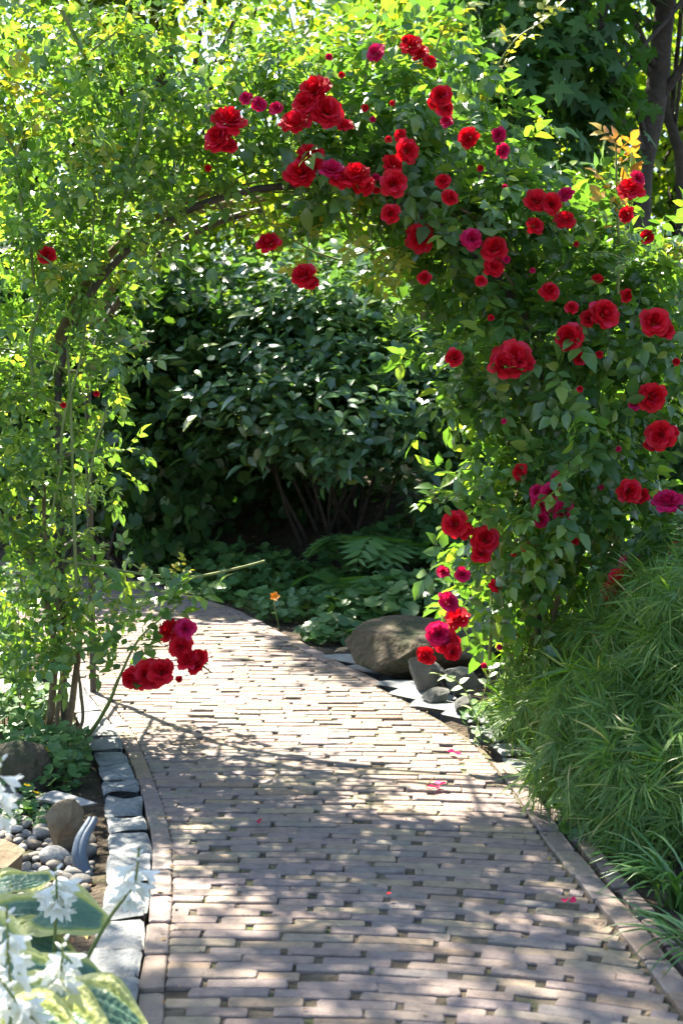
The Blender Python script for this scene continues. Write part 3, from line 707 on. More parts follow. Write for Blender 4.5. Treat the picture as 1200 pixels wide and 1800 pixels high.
# right hand rose -------------------------------------------------------------
RR = thing('climbing_rose', 'red climbing rose covering the top and right leg of the arch', 'rose', (.95, 6.1, 0))
right = [  # px, py, depth, radii, clumps, leaves per clump, sigma
    (1000, 760, 5.85, .42, .35, .45, 62, 15, .09), (900, 640, 5.85, .30, .33, .35, 40, 14, .09), (1090, 600, 5.9, .36, .35, .36, 50, 14, .09),
    (1010, 450, 5.95, .42, .35, .28, 50, 14, .09), (880, 400, 5.9, .32, .35, .32, 42, 14, .09), (1150, 480, 6.1, .26, .35, .26, 26, 14, .09),
    (920, 900, 5.75, .36, .30, .34, 46, 14, .09), (1080, 900, 5.8, .38, .32, .35, 46, 14, .09), (880, 1040, 5.75, .22, .22, .22, 26, 12, .08), (1000, 1040, 5.9, .28, .25, .22, 24, 12, .08),
    (780, 300, 6.0, .30, .38, .26, 42, 14, .09), (690, 230, 6.1, .34, .40, .30, 48, 14, .09), (600, 260, 6.1, .28, .40, .20, 30, 14, .09), (760, 430, 6.0, .16, .30, .20, 18, 12, .08),
    (600, 150, 6.2, .36, .38, .24, 40, 13, .10), (740, 130, 6.2, .26, .36, .22, 28, 13, .10), (820, 560, 5.95, .12, .25, .25, 16, 12, .08), (520, 300, 6.1, .18, .36, .12, 14, 12, .08)]
ps, outs = rose_blob(right)
ok = ps[:, 2] > .12; ps, outs = ps[ok], outs[ok]
leafcloud(RR, T_rose, ps, orient(outs, .35, .5, .7, .9, .75, .5), RNG.uniform(.7, 1.3, len(ps)) * .165, M_rose, 300)
for q in range(26):   # inner canes through the mass, following the hoops
    t = random.uniform(.9, math.pi); Yd = random.uniform(5.85, 6.6)
    pp = [np.array((.9 + random.gauss(0, .12), random.uniform(5.9, 6.4), -.02)), np.array((AX + AW + random.gauss(.02, .12), Yd, .9))]
    for u in np.linspace(math.pi, t, 5): pp.append(np.array((AX - (AW + random.gauss(.03, .08)) * math.cos(u), Yd + random.gauss(0, .1), AH0 + (AR + random.gauss(.08, .10)) * math.sin(u))))
    part('cane', *tube(pp, np.linspace(.013, .004, len(pp)), 6, 4), M_cane if q % 2 else M_wood, RR)
cane(RR, [(962, 1128, 5.9), (975, 1070, 5.85), (992, 1022, 5.8)], .013, M_wood, taper=.85)
cane(RR, [(860, 1160, 5.7), (863, 1080, 5.68), (864, 1000, 5.7)], .008)
cane(RR, [(1030, 1080, 5.85), (1040, 980, 5.8), (1052, 880, 5.8)], .008)
cane(RR, [(852, 940, 5.6), (828, 985, 5.5), (810, 1020, 5.48)], .005)
cane(RR, [(1085, 560, 5.7), (1086, 420, 5.7), (1083, 330, 5.7), (1082, 262, 5.7)], .008)
leaves_on(RR, [(1086, 420, 5.7), (1083, 330, 5.7), (1082, 255, 5.7)], 11, .13, M_bronze, .1)
for pts in ([(850, 200, 6.0), (868, 130, 5.95), (905, 70, 5.9), (962, 32, 5.9)], [(640, 150, 6.1), (650, 80, 6.1), (680, 20, 6.1)], [(540, 140, 6.2), (520, 70, 6.2), (500, -10, 6.2)],
            [(760, 110, 6.1), (775, 60, 6.1), (800, 10, 6.1)], [(1150, 470, 5.8), (1180, 440, 5.75), (1215, 430, 5.7)], [(600, 330, 5.9), (615, 400, 5.85), (650, 440, 5.8), (700, 470, 5.8)],
            [(720, 420, 5.9), (690, 470, 5.85), (655, 500, 5.8)], [(850, 620, 5.7), (800, 600, 5.6), (760, 605, 5.55)], [(860, 850, 5.6), (800, 870, 5.5), (745, 880, 5.45)], [(560, 320, 5.9), (545, 400, 5.85), (540, 470, 5.8)], [(440, 330, 6.0), (465, 380, 5.9), (472, 420, 5.85)]):
    cane(RR, pts, .005)
    leaves_on(RR, pts, 12, .11, M_young if pts[0][1] < 560 else M_rose, .1)
blooms_r = [(402, 212, 52), (383, 243, 46), (402, 256, 30), (432, 172, 20, 1), (455, 183, 24, 1), (485, 190, 24, 1), (552, 158, 52), (536, 180, 40), (572, 195, 55), (520, 215, 50), (606, 220, 26),
    (547, 275, 44), (527, 305, 48), (583, 298, 38, 1), (600, 314, 36), (625, 308, 46), (640, 326, 32), (660, 312, 18, 1), (690, 288, 32), (692, 322, 42), (686, 375, 30), (662, 335, 16), (738, 418, 44), (716, 265, 38), (703, 238, 20), (682, 245, 16),
    (722, 78, 36), (737, 92, 30), (755, 108, 22), (660, 92, 30, 1), (712, 70, 18), (578, 100, 16, 1), (775, 168, 36), (780, 190, 28), (762, 180, 20), (655, 210, 14, 1), (822, 242, 36), (876, 237, 24, 1), (884, 265, 22, 1), (778, 318, 26), (790, 347, 28),
    (828, 420, 36, 1), (868, 437, 40), (868, 470, 32), (890, 456, 18, 1), (942, 352, 36), (968, 358, 34), (993, 342, 28, 1), (992, 386, 32), (940, 397, 28), (1108, 332, 42), (1100, 377, 28), (1120, 312, 26, 1), (745, 488, 22), (965, 512, 32), (1062, 550, 50), (1036, 558, 30),
    (902, 632, 62), (884, 640, 44), (920, 640, 40), (1000, 592, 48), (1018, 630, 26), (798, 628, 28), (1150, 565, 46), (1168, 580, 32), (1115, 712, 22, 1), (1145, 698, 46), (1160, 765, 46), (1148, 780, 30), (913, 830, 28), (980, 842, 26, 1), (945, 865, 32, 1), (967, 865, 34, 1), (950, 888, 34, 1), (990, 900, 36, 1), (950, 913, 28, 1),
    (1106, 864, 38), (1124, 872, 30), (1172, 880, 46, 1), (1192, 885, 32), (472, 427, 38), (533, 483, 38), (545, 497, 28), (798, 920, 42), (816, 932, 30), (852, 948, 44), (845, 973, 32), (930, 964, 30), (778, 1005, 22, 1), (812, 1010, 24, 1), (872, 1030, 24),
    (1108, 990, 38, 1), (1092, 1026, 52), (1078, 1044, 42), (1110, 1030, 36), (1190, 970, 32), (788, 1058, 36, 1), (803, 1086, 38), (770, 1114, 40, 1), (786, 1130, 44), (748, 1152, 32), (796, 1146, 28), (877, 1138, 14, 1), (850, 1170, 14, 1), (1100, 520, 22), (1178, 760, 24)]
_r = random.Random(3)
for (px, py) in ((640, 180), (700, 180), (610, 130), (800, 210), (840, 300), (900, 330), (1010, 430), (1050, 480), (1130, 420), (930, 470), (1000, 520), (840, 500), (870, 560), (1060, 640), (1190, 640), (1010, 690), (1080, 790), (870, 760), (1040, 850), (900, 990), (1010, 960)): blooms_r.append((px + _r.gauss(0, 8), py + _r.gauss(0, 8), _r.choice((13, 15, 17, 21))) + ((1,) if _r.random() < .5 else ()))
for b in blooms_r:
    px, py, d = b[:3]
    Yd = 5.45 if py > 860 else (5.5 if px > 780 else 5.72)
    if px < 800 and py < 400: Yd = 5.5
    elif py < 240: Yd = 5.7
    bloom(RR, px, py, d, Yd + random.uniform(-.05, .05), len(b) > 3)

def sprays(root, n, t0, t1, mat, seed, size=.11):
    r_ = np.random.default_rng(seed)
    for k in range(n):
        t = r_.uniform(t0, t1); Yd = r_.uniform(5.75, 6.5); c, s_ = math.cos(t), math.sin(t)
        a = np.array((AX - AW * c, Yd, AH0 + AR * s_)) + r_.normal(0, .08, 3)
        d = unit(np.array((-c * .8 + r_.normal(0, .35), r_.normal(-.35, .4), .5 + .6 * s_ + r_.normal(0, .2)))); l = r_.uniform(.45, .85)
        w = [a + d * l * q + np.array((0, 0, -.55 * l * q * q)) for q in (0, .35, .7, 1.)]
        part('cane', *tube(w, [.005, .0045, .0035, .002], 5, 4), M_cane, root)
        m = 15; q = np.linspace(.2, 1, m); i = q * 3; aa = np.minimum(i.astype(int), 2); fr = (i - aa)[:, None]; W_ = np.array(w)
        pos = W_[aa] * (1 - fr) + W_[aa + 1] * fr; tg = unit(W_[aa + 1] - W_[aa])
        sd = np.where(np.arange(m) % 2, 1., -1.)[:, None] * unit(np.cross(tg, [0, 0, 1.]) + 1e-3)
        R = frames(sd + tg * .6 + r_.normal(0, .2, (m, 3)), np.array([0, -.25, 1.]) + r_.normal(0, .25, (m, 3)))
        leafcloud(root, T_rose, pos, R, r_.uniform(.75, 1.1, m) * size * (1.15 - .35 * q), mat, 0, 'leaf', 'leaf_spray')
sprays(RR, 16, 1.5, 2.9, M_rose, 71, .13)
# left hand rose -------------------------------------------------------------
RL = thing('climbing_rose', 'pale leaved climbing rose growing up the left leg of the arch', 'rose', (-1.2, 5.85, 0))
left = [(30, 760, 5.9, .30, .35, .42, 60, 14, .08), (75, 600, 5.9, .26, .35, .35, 44, 14, .08), (40, 880, 5.85, .28, .3, .26, 34, 13, .08), (70, 430, 5.9, .34, .36, .36, 60, 14, .085),
        (180, 330, 5.9, .34, .36, .28, 60, 14, .085), (60, 250, 5.9, .34, .4, .34, 60, 14, .09), (250, 210, 6.0, .36, .4, .26, 60, 14, .09), (380, 220, 6.05, .30, .4, .20, 40, 14, .09), (420, 290, 6.1, .20, .36, .07, 12, 12, .07),
        (120, 90, 6.0, .46, .4, .26, 70, 13, .095), (330, 90, 6.1, .42, .4, .24, 56, 13, .095), (480, 160, 6.15, .3, .38, .22, 36, 13, .09), (110, 1010, 5.8, .22, .2, .16, 26, 11, .07), (30, 1180, 5.7, .18, .16, .12, 12, 9, .07), (170, 560, 5.85, .14, .2, .18, 12, 11, .07), (150, 640, 5.8, .12, .16, .12, 8, 10, .07), (-120, 500, 6.0, .4, .4, .8, 60, 14, .09), (150, 1075, 5.75, .16, .15, .13, 26, 12, .07), (50, 1090, 5.8, .16, .15, .14, 26, 12, .07), (20, 990, 5.85, .2, .2, .2, 26, 12, .07), (150, 560, 6.5, .16, .16, .5, 26, 12, .08), (150, 800, 6.45, .14, .14, .4, 18, 11, .08), (230, 430, 6.5, .2, .14, .16, 16, 11, .08)]
ps, outs = rose_blob(left)
ok = ps[:, 2] > .1; ps, outs = ps[ok], outs[ok]
leafcloud(RL, T_rose, ps, orient(outs, .3, .5, .7, .9, .5, .5), RNG.uniform(.7, 1.2, len(ps)) * .115, M_roseL, 300)
for pts, r, m in (([(85, 1300, 5.85), (94, 1200, 5.85), (97, 1140, 5.85), (82, 1060, 5.85), (62, 1000, 5.85), (42, 935, 5.85)], .018, M_wood),
                  ([(118, 1300, 5.85), (130, 1210, 5.85), (140, 1120, 5.85), (128, 1060, 5.9), (95, 1000, 5.95), (76, 930, 6.0)], .016, M_wood),
                  ([(96, 1300, 5.8), (104, 1230, 5.8), (112, 1150, 5.8), (100, 1060, 5.85), (80, 960, 5.9), (78, 850, 5.9)], .011, M_wood),
                  ([(120, 1305, 5.78), (145, 1270, 5.75), (142, 1215, 5.7), (138, 1180, 5.7)], .009, M_wood),
                  ([(132, 1318, 5.7), (165, 1280, 5.6), (192, 1235, 5.5), (208, 1195, 5.45)], .010, M_cane),
                  ([(135, 1030, 5.7), (131, 930, 5.7), (128, 820, 5.7), (124, 700, 5.72), (118, 600, 5.75)], .008, M_cane),
                  ([(88, 920, 5.7), (105, 830, 5.7), (112, 740, 5.7), (140, 640, 5.72), (152, 560, 5.75)], .007, M_cane),
                  ([(150, 890, 5.65), (165, 800, 5.65), (190, 710, 5.65)], .006, M_cane),
                  ([(110, 985, 5.7), (180, 997, 5.75), (260, 1010, 5.8), (340, 1014, 5.9), (420, 998, 6.0), (465, 986, 6.05)], .0070, M_cane),
                  ([(60, 700, 5.75), (55, 600, 5.75), (75, 520, 5.75), (90, 430, 5.75)], .008, M_cane),
                  ([(205, 400, 5.6), (225, 320, 5.6), (245, 240, 5.6), (255, 160, 5.6)], .007, M_cane),
                  ([(160, 470, 5.65), (165, 390, 5.65), (168, 300, 5.65)], .005, M_cane),
                  ([(-10, 200, 5.6), (12, 240, 5.6), (30, 275, 5.6)], .009, M_cane),
                  ([(35, 340, 5.7), (55, 440, 5.7), (62, 530, 5.72)], .009, M_cane),
                  ([(110, 20, 5.7), (140, 80, 5.7), (165, 130, 5.7)], .009, M_cane),
                  ([(95, 620, 5.95), (128, 540, 5.95), (190, 450, 6.0), (290, 370, 6.05), (420, 320, 6.1)], .024, M_wood),
                  ([(150, 600, 6.5), (200, 500, 6.5), (262, 430, 6.5), (345, 372, 6.5), (480, 345, 6.5)], .022, M_wood)):
    cane(RL, pts, r, m, taper=.7)
sprays(RL, 30, -.1, 1.5, M_roseL, 77)
for pts, n in (([(205, 330, 5.55), (168, 290, 5.5), (150, 262, 5.5)], 7), ([(30, 275, 5.55), (40, 230, 5.5), (20, 170, 5.5)], 8), ([(120, 200, 5.5), (60, 150, 5.5), (10, 150, 5.5)], 8), ([(330, 140, 5.8), (300, 60, 5.8), (330, 0, 5.8)], 9),
               ([(440, 160, 5.9), (400, 80, 5.9), (430, 10, 5.9)], 9), ([(160, 90, 5.6), (210, 50, 5.6), (230, 0, 5.6)], 8), ([(62, 440, 5.6), (100, 470, 5.55), (110, 480, 5.5)], 5)):
    cane(RL, pts, .005); leaves_on(RL, pts, n, .12, M_young, .1)
leaves_on(RL, [(208, 1195, 5.45), (235, 1120, 5.42), (250, 1060, 5.4), (300, 1040, 5.4), (340, 1050, 5.42)], 24, .17, M_rose, 0)
leaves_on(RL, [(225, 1150, 5.4), (270, 1090, 5.38), (300, 1060, 5.4)], 7, .15, M_rose, 0)
leaves_on(RL, [(150, 620, 5.7), (200, 600, 5.65), (240, 640, 5.6)], 8, .15, M_shrub, 0)
leaves_on(RL, [(20, 1230, 5.5), (50, 1180, 5.45), (70, 1160, 5.45)], 7, .15, M_cover, 0)
leaves_on(RL, [(250, 1010, 5.8), (300, 1012, 5.85), (330, 1000, 5.9)], 5, .07, M_young, 0)
cane(RL, [(208, 1195, 5.45), (240, 1130, 5.42), (280, 1090, 5.4), (320, 1060, 5.4)], .006)
for b in [(232, 1192, 40), (262, 1186, 50), (283, 1180, 42), (298, 1108, 40), (326, 1106, 34, 1), (318, 1136, 38), (346, 1162, 46), (330, 1160, 38), (315, 1194, 16), (82, 448, 30), (170, 692, 14), (112, 712, 14), (366, 296, 16)]:
    bloom(RL, b[0], b[1], b[2], 5.36 + random.uniform(-.03, .03) if b[1] > 900 else 5.6, len(b) > 3)

# ------------------------------------------------------------------ lacy mound, grasses, groundcover
LM = thing('lacy_shrub', 'weeping mound of fine thread like green foliage at the right', 'shrub', (1.35, 5.3, 0))
T_sp = [spray(k) for k in range(4)] + [spray(5, 7, 3, .07), spray(6, 11, 3, .045), spray(7, 5, 3, .10)]
bl = [((1.0, 5.7, .14), (.30, .42, .26), 900), ((1.37, 5.45, .40), (.40, .50, .42), 1700), ((1.45, 4.9, .42), (.46, .50, .46), 1900), ((1.12, 4.75, .16), (.38, .55, .36), 1700), ((1.6, 5.5, .62), (.4, .5, .40), 900)]
ps, outs = [], []
for c, r, n in bl:
    u = unit(RNG.normal(size=(n * 2, 3))); u = u[(u[:, 2] > -.45) & (u[:, 1] < .6)][:n]
    lay = RNG.random((len(u), 1)) ** 2 * .35
    q = np.array(c) + u * np.array(r) * (1 - lay) + RNG.normal(0, .02, (len(u), 3))
    q += .05 * np.sin(q[:, [1, 2, 0]] * 17) + .03 * np.sin(q[:, [2, 0, 1]] * 31)
    ps.append(q); outs.append(u)
ps, outs = np.vstack(ps), np.vstack(outs)
ok = (ps[:, 2] > .03) & (ps[:, 0] > XR(ps[:, 1]) - .06); ps, outs = ps[ok], outs[ok]
R = frames(outs * .6 + RNG.normal(0, .55, ps.shape) + [-.25, -.25, -.45], outs + RNG.normal(0, .4, ps.shape) + [0, -.3, .6])
leafcloud(LM, T_sp, ps, R, RNG.uniform(.75, 1.3, len(ps)) * .115, M_lacy, 0)
for q in range(9):
    b = np.array((1.4 + random.gauss(0, .08), 5.25 + random.gauss(0, .08), -.02)); c, r, n = bl[q % 5]
    e = np.array(c) + unit(RNG.normal(size=3)) * np.array(r) * .7
    part('stem', *tube([b, (b + e) / 2 + [0, 0, .12], e], [.014, .01, .004], 6, 4), M_bark, LM)

def tuft(label, px, py, n, length, seed, lean=(-.5, -.3)):
    r = np.random.default_rng(seed); g = G(px, py)
    g[2] = float(ground_h(g[0], g[1]))
    root = thing('grass_tuft', label, 'grass', g, 'strap leaved grasses by the path')
    for k in range(n):
        a = r.uniform(0, 2 * np.pi); l = length * r.uniform(.6, 1.15); d = unit(np.array([math.cos(a) * .6 + lean[0], math.sin(a) * .6 + lean[1], 0.01]))
        t = np.linspace(0, 1, 7)[:, None]; reach = l * r.uniform(.45, .85)
        c = d * reach * t ** 1.3 + np.array([0, 0, 1.]) * (l * .85 * (t - r.uniform(.45, .8) * t ** 2.2)) + r.normal(0, .025, 3) * [1, 1, 0]
        sd = np.cross(d, [0, 0, 1.]); w = .0065 * r.uniform(.7, 1.2) * np.minimum(1, (1.02 - t) * 3)
        v = np.stack([c - sd * w, c + [0, 0, -.0015], c + sd * w], 1).reshape(-1, 3)
        i = np.arange(21).reshape(7, 3); f = np.concatenate([np.stack([i[:-1, q], i[1:, q], i[1:, q + 1], i[:-1, q + 1]], -1) for q in (0, 1)])
        link('blade', mesh('blade', v, f, M_grass), root)
tuft('arching strap leaved grass tuft at the right edge, largest one', 1200, 1580, 46, .42, 1)
tuft('arching strap leaved grass tuft lowest at the right edge', 1235, 1680, 34, .34, 2)
tuft('arching strap leaved grass tuft tucked under the lacy mound', 1150, 1530, 30, .30, 3)

# round leaved groundcover on the shaded bank
def cover_plant(label, px, py, zb, n, rx_, ry_, size, tm=T_round, mat=M_cover, name='groundcover_plant', h=.12, cat='plant', lname='leaf'):
    c = G(px, py, zb)
    c[2] = float(ground_h(c[0], c[1]))
    root = thing(name, label, cat, c)
    a = RNG.uniform(0, 2 * np.pi, n); q = np.sqrt(RNG.random(n))
    pos = np.stack([c[0] + rx_ * q * np.cos(a), c[1] + ry_ * q * np.sin(a), 0 * a], -1)
    pos[:, 2] = ground_h(pos[:, 0], pos[:, 1]) + h * RNG.uniform(.3, 1.1, n) * (1.1 - .6 * q ** 2)
    ok = (pos[:, 0] > XR(pos[:, 1]) + .06) | (pos[:, 0] < XL(pos[:, 1]) - .2); pos = pos[ok]; n = len(pos)
    ang = RNG.uniform(0, 2 * np.pi, n)
    R = frames(np.stack([np.cos(ang), np.sin(ang), RNG.normal(-.1, .2, n)], -1), np.array([0, -.55, 1.]) + RNG.normal(0, .3, (n, 3)))
    leafcloud(root, tm, pos, R, RNG.uniform(.6, 1.2, n) * size, mat, 90, lname)
    st = [tube([(p[0] * .7 + c[0] * .3, p[1] * .7 + c[1] * .3, float(ground_h(p[0] * .7 + c[0] * .3, p[1] * .7 + c[1] * .3)) - .01), tuple(p)], .0025, 4, 1) for p in pos[::3]]
    part('stalks', *join(st), M_cane, root, kind='stuff')
    return root
cover_plant('scalloped round leaf plant just above the big brown boulder', 700, 1090, .0, 330, .50, .42, .105, h=.22)
cover_plant('scalloped round leaf plant spreading below the fern', 690, 1040, .0, 330, .6, .5, .095, h=.26)
cover_plant('small leafy clump at the path corner left of the boulder', 585, 1120, 0, 120, .2, .2, .08, h=.14)
cover_plant('dark low leafy plant in the shade at the far path edge', 450, 1045, 0, 260, .40, .35, .075, h=.24)
cover_plant('low leafy plant around the orange flower on the shaded bank', 530, 1050, 0, 220, .35, .3, .07, h=.12)
cover_plant('round leaf plant in the dark beneath the broad shrub', 610, 985, 0, 200, .6, .4, .09, h=.2)
cover_plant('leafy filler plant between boulders and right hand rose', 900, 1130, .05, 260, .36, .4, .085, h=.24)
cover_plant('leafy plant behind the lacy mound at the right edge', 1130, 1040, .25, 240, .5, .4, .11, h=.3)
cover_plant('small leafy weeds between rocks and lacy mound by the path', 870, 1275, 0, 150, .14, .3, .05, h=.10)
cover_plant('leafy weeds at the foot of the lacy mound', 955, 1420, 0, 110, .09, .4, .045, h=.07)
L1 = cover_plant('yellow flowered groundcover at the foot of the left rose', 85, 1345, 0, 420, .26, .42, .05, h=.13)
cover_plant('small green seedlings creeping over the pebbles', 70, 1420, 0, 120, .14, .16, .038, h=.05)
cover_plant('leafy green plant behind the left rose stems', 20, 1130, 0, 260, .4, .4, .08, h=.3)
cover_plant('tall leafy clump beside the far bend of the path at left', 40, 1160, 0, 420, .35, .6, .085, h=.5)
cover_plant('low dark plants hiding the soil below the broad shrub', 520, 1075, 0, 320, .5, .35, .07, h=.16)
cover_plant('low leafy plants along the shaded far bend of the path', 400, 1035, 0, 300, .5, .4, .075, h=.3)
cover_plant('leafy plant at the left picture edge below the rose', 10, 1270, 0, 220, .3, .35, .07, h=.22)
fl = []
for k in range(5):
    v, f = leaf_t(1, .9, 2, .2, -.3); fl.append((v @ rz(k * 1.257).T, f))
YM = mesh('yellow_flower', *join(fl), M_yel)
for px, py in ((84, 1319), (104, 1340), (64, 1394), (48, 1381)):
    p = P(px, py, G(px, py)[1] - .25); o = link('yellow_flower', YM, L1, Vector(p - origin(L1))); o.scale = (.016,) * 3; o.rotation_euler = (.6, 0, random.uniform(0, 6))
OM = mesh('orange_flower', *join(fl), M_oran)
p = G(483, 1056, .06); p = P(483, 1052, p[1] - .55); root = thing('orange_flower', 'single orange flower glowing in the shade beyond the path', 'flower', p - [0, 0, .08])
for q in range(3):
    o = link('petals', OM, root, (0, 0, .09 + q * .006)); o.scale = (.034 - .007 * q,) * 3; o.rotation_euler = (.9, 0, q * .6)
part('stalk', *tube([(p[0] + .03, p[1] + .03, float(ground_h(p[0] + .03, p[1] + .03)) - .01), p - [0, 0, .06], p + [0, 0, .01]], .003, 5, 3), M_cane, root)

# ferns
def fern(label, px, py, Yd, nf, length, seed, mat=M_fern, spread=1.0):
    r = np.random.default_rng(seed); c = P(px, py, Yd); c[2] = float(ground_h(c[0], c[1]))
    root = thing('fern', label, 'fern', c)
    for k in range(nf):
        a = -math.pi / 2 + (k / max(nf - 1, 1) - .5) * 3.6 * spread + r.normal(0, .15); l = length * r.uniform(.8, 1.1)
        d = np.array([math.cos(a), math.sin(a), 0]); t = np.linspace(0, 1, 15)
        h = l * (1.0 * t - .85 * t ** 2.2) * r.uniform(.9, 1.15)
        c0 = d * (l * .8 * t ** 1.1)[:, None] + np.array([0, 0, 1.]) * h[:, None]
        it = [tube(c0, np.linspace(.004, .0012, 15), 4, 1)]; tg = unit(np.gradient(c0, axis=0)); sd = np.cross(d, [0, 0, 1.])
        for i in range(2, 15):
            for s in (-1, 1):
                pl = l * .27 * math.sin(math.pi * (.12 + .86 * (i / 14)) ) ** .8 + .01
                dd = unit(s * sd + tg[i] * .45 - np.array([0, 0, .35]))
                v, f = leaf_t(1, .26, 4, .1, .25, shape=.8)
                R_ = frames(dd[None], np.cross(tg[i], s * sd)[None] * s + [[0, 0, .6]])[0]
                it.append((v * pl @ R_.T + c0[i], f))
        v, f = join(it); link('frond', mesh('frond', v, f, mat), root)
fern('large dark fern arching over the shaded bank', 695, 1000, 9.4, 11, .95, 3)
fern('smaller fern half hidden below the large dark fern', 635, 1010, 9.0, 8, .6, 5)
fern('small light green fern beside red roses above the lacy mound', 1085, 1075, 5.9, 5, .30, 8, M_cover)

# variegated vine between rocks and mound
VV = thing('variegated_vine', 'cream and green leaved vine trailing over the rocks', 'vine', G(830, 1262))
for pts in ([(835, 1268, 6.0), (822, 1222, 5.95), (800, 1195, 5.9), (770, 1185, 5.85)], [(835, 1268, 6.0), (850, 1220, 5.9), (862, 1180, 5.85), (880, 1165, 5.8)], [(840, 1275, 5.9), (835, 1300, 5.75), (822, 1312, 5.7)], [(850, 1270, 5.9), (875, 1240, 5.85), (890, 1200, 5.8)]):
    w = [P(*p) for p in pts]; part('stem', *tube(w, .003, 5, 4), M_cane, VV)
    leaves_on(VV, pts, 11, .05, M_varieg, .15, 40, 'leaf', [leaf_t(1, .7, 3, .2, .2)])

# ------------------------------------------------------------------ hostas
def mat_hosta():
    m, nt, n, l, b = nodes('hosta_leaf')
    at = n.new('ShaderNodeAttribute'); at.attribute_name = 'edge'
    tc = n.new('ShaderNodeTexCoord'); nz = N(nt, 'ShaderNodeTexNoise', Scale=14., Detail=4.); l.new(tc.outputs['Object'], nz.inputs['Vector'])
    ad = N(nt, 'ShaderNodeMath', operation='MULTIPLY_ADD'); ad.inputs[1].default_value = .34; l.new(nz.outputs['Fac'], ad.inputs[0]); l.new(at.outputs['Fac'], ad.inputs[2])
    col = ramp(nt, ad.outputs[0], [(0, (.075, .17, .115)), (.72, (.12, .235, .15)), (.83, (.30, .38, .12)), (.9, (.52, .54, .13)), (1, (.60, .60, .22))])
    l.new(col, b.inputs['Base Color']); b.inputs['Roughness'].default_value = .42
    vo = N(nt, 'ShaderNodeTexVoronoi', Scale=70.); l.new(tc.outputs['Object'], vo.inputs['Vector']); hb = N(nt, 'ShaderNodeBump', Strength=.5, Distance=.006); l.new(vo.outputs['Distance'], hb.inputs['Height']); l.new(hb.outputs[0], b.inputs['Normal'])
    t = n.new('ShaderNodeBsdfTranslucent'); l.new(col, t.inputs[0]); s = n.new('ShaderNodeMixShader'); s.inputs[0].default_value = .35
    l.new(b.outputs[0], s.inputs[1]); l.new(t.outputs[0], s.inputs[2]); l.new(s.outputs[0], n['Material Output'].inputs[0]); return m
M_hosta = mat_hosta()
def hosta_leaf(L, Wd, seed, curl=.16, cup=.14):
    r = np.random.default_rng(seed); nu, nv = 25, 22
    V, U = np.meshgrid(np.linspace(0, 1, nv), np.linspace(-1, 1, nu), indexing='ij')
    w = Wd / 2 * (np.sin(np.pi * (V * .93 + .05) ** .62) ** .75) + .002
    w = np.where(V > .97, w * .5, w)
    x = V * L - .07 * L * (abs(U) ** 2) * (1 - V) ** 3 * 3
    yv = U * w
    z = -curl * L * V ** 2 + cup * abs(U) ** 1.6 * w + .0042 * np.cos(U * 7.5 * np.pi) * np.sin(np.pi * np.clip(V, .02, .98)) + .0026 * np.sin(V * 60 + U * 2) * abs(np.sin(U * 9)) \
        + .012 * np.sin(V * 9 + r.uniform(0, 6)) * abs(U) ** 3
    e = np.maximum(abs(U), np.clip((V - .55) / .45, 0, 1) ** 1.5)
    i = np.arange(nu * nv).reshape(nv, nu)
    return np.stack([x, yv, z], -1).reshape(-1, 3), [np.stack([i[:-1, :-1], i[:-1, 1:], i[1:, 1:], i[1:, :-1]], -1).reshape(-1, 4)], e.ravel()
def floret_t(seed):
    r = np.random.default_rng(seed); n, m = 24, 9
    T, A = np.meshgrid(np.linspace(0, 1, m), np.linspace(0, 2 * np.pi, n, endpoint=False), indexing='ij')
    lobe = np.cos(3 * A) ** 2
    rad = .035 + .16 * sst(.15, .65, T) + .30 * np.maximum(T - .6, 0) ** 1.3 * 3.0 * (.35 + .65 * lobe)
    z = T * (1 - .28 * (1 - lobe) * sst(.6, 1, T)) - .25 * np.maximum(T - .8, 0) * lobe
    v = np.stack([z, rad * np.cos(A), rad * np.sin(A)], -1).reshape(-1, 3)
    i = np.arange(n * m).reshape(m, n); q = np.roll(i, -1, 1)
    return v, [np.stack([i[:-1], q[:-1], q[1:], i[1:]], -1).reshape(-1, 4)]
FLM = mesh('flower', *floret_t(1), M_white); BUD = mesh('flower_bud', *tube([(0, 0, 0), (.3, 0, 0), (.7, 0, .02), (1, 0, 0)], [.05, .16, .15, .02], 8, 3), M_white)
def hosta(label, leaves, scapes, base):
    root = thing('hosta', label, 'hosta', base)
    org = np.array(base)
    for k, (px, py, Yd, L, Wd, az, pitch, roll) in enumerate(leaves):
        tip0 = P(px, py, Yd); v, f, e = hosta_leaf(L, Wd, k + 7)
        R_ = rz(az) @ ry(pitch) @ rx(roll)
        v = v @ R_.T; st = tip0 - org
        o = link('leaf', mesh('leaf', v + st, f, M_hosta, attr={'edge': e}), root)
        part('petiole', *tube([org, org * .5 + tip0 * .5 + [0, 0, .03], tip0 + R_ @ np.array([.03, 0, 0])], [.006, .005, .004], 6, 4), M_cane, root)
    for pts, nfl, s in scapes:
        w = np.array([P(*p) for p in pts]); sc_ = part('flower_stalk', *tube(w, np.linspace(.005, .0028, len(w)), 6, 6), M_cane, root)
        for q in range(nfl):
            t = .52 + .48 * q / nfl; i = t * (len(w) - 1); a = min(int(i), len(w) - 2); p = w[a] * (1 - i + a) + w[a + 1] * (i - a)
            an = q * 2.4 + random.uniform(-.4, .4)
            bud = q > nfl - 4
            d = Vector((math.cos(an), math.sin(an), -.55 if not bud else .5)).normalized()
            o = link('flower_bud' if bud else 'flower', BUD if bud else FLM, sc_, Vector(p - org)); o.scale = (s * (.45 if bud else random.uniform(.85, 1.1)),) * 3; o.rotation_euler = d.to_track_quat('X', 'Z').to_euler()
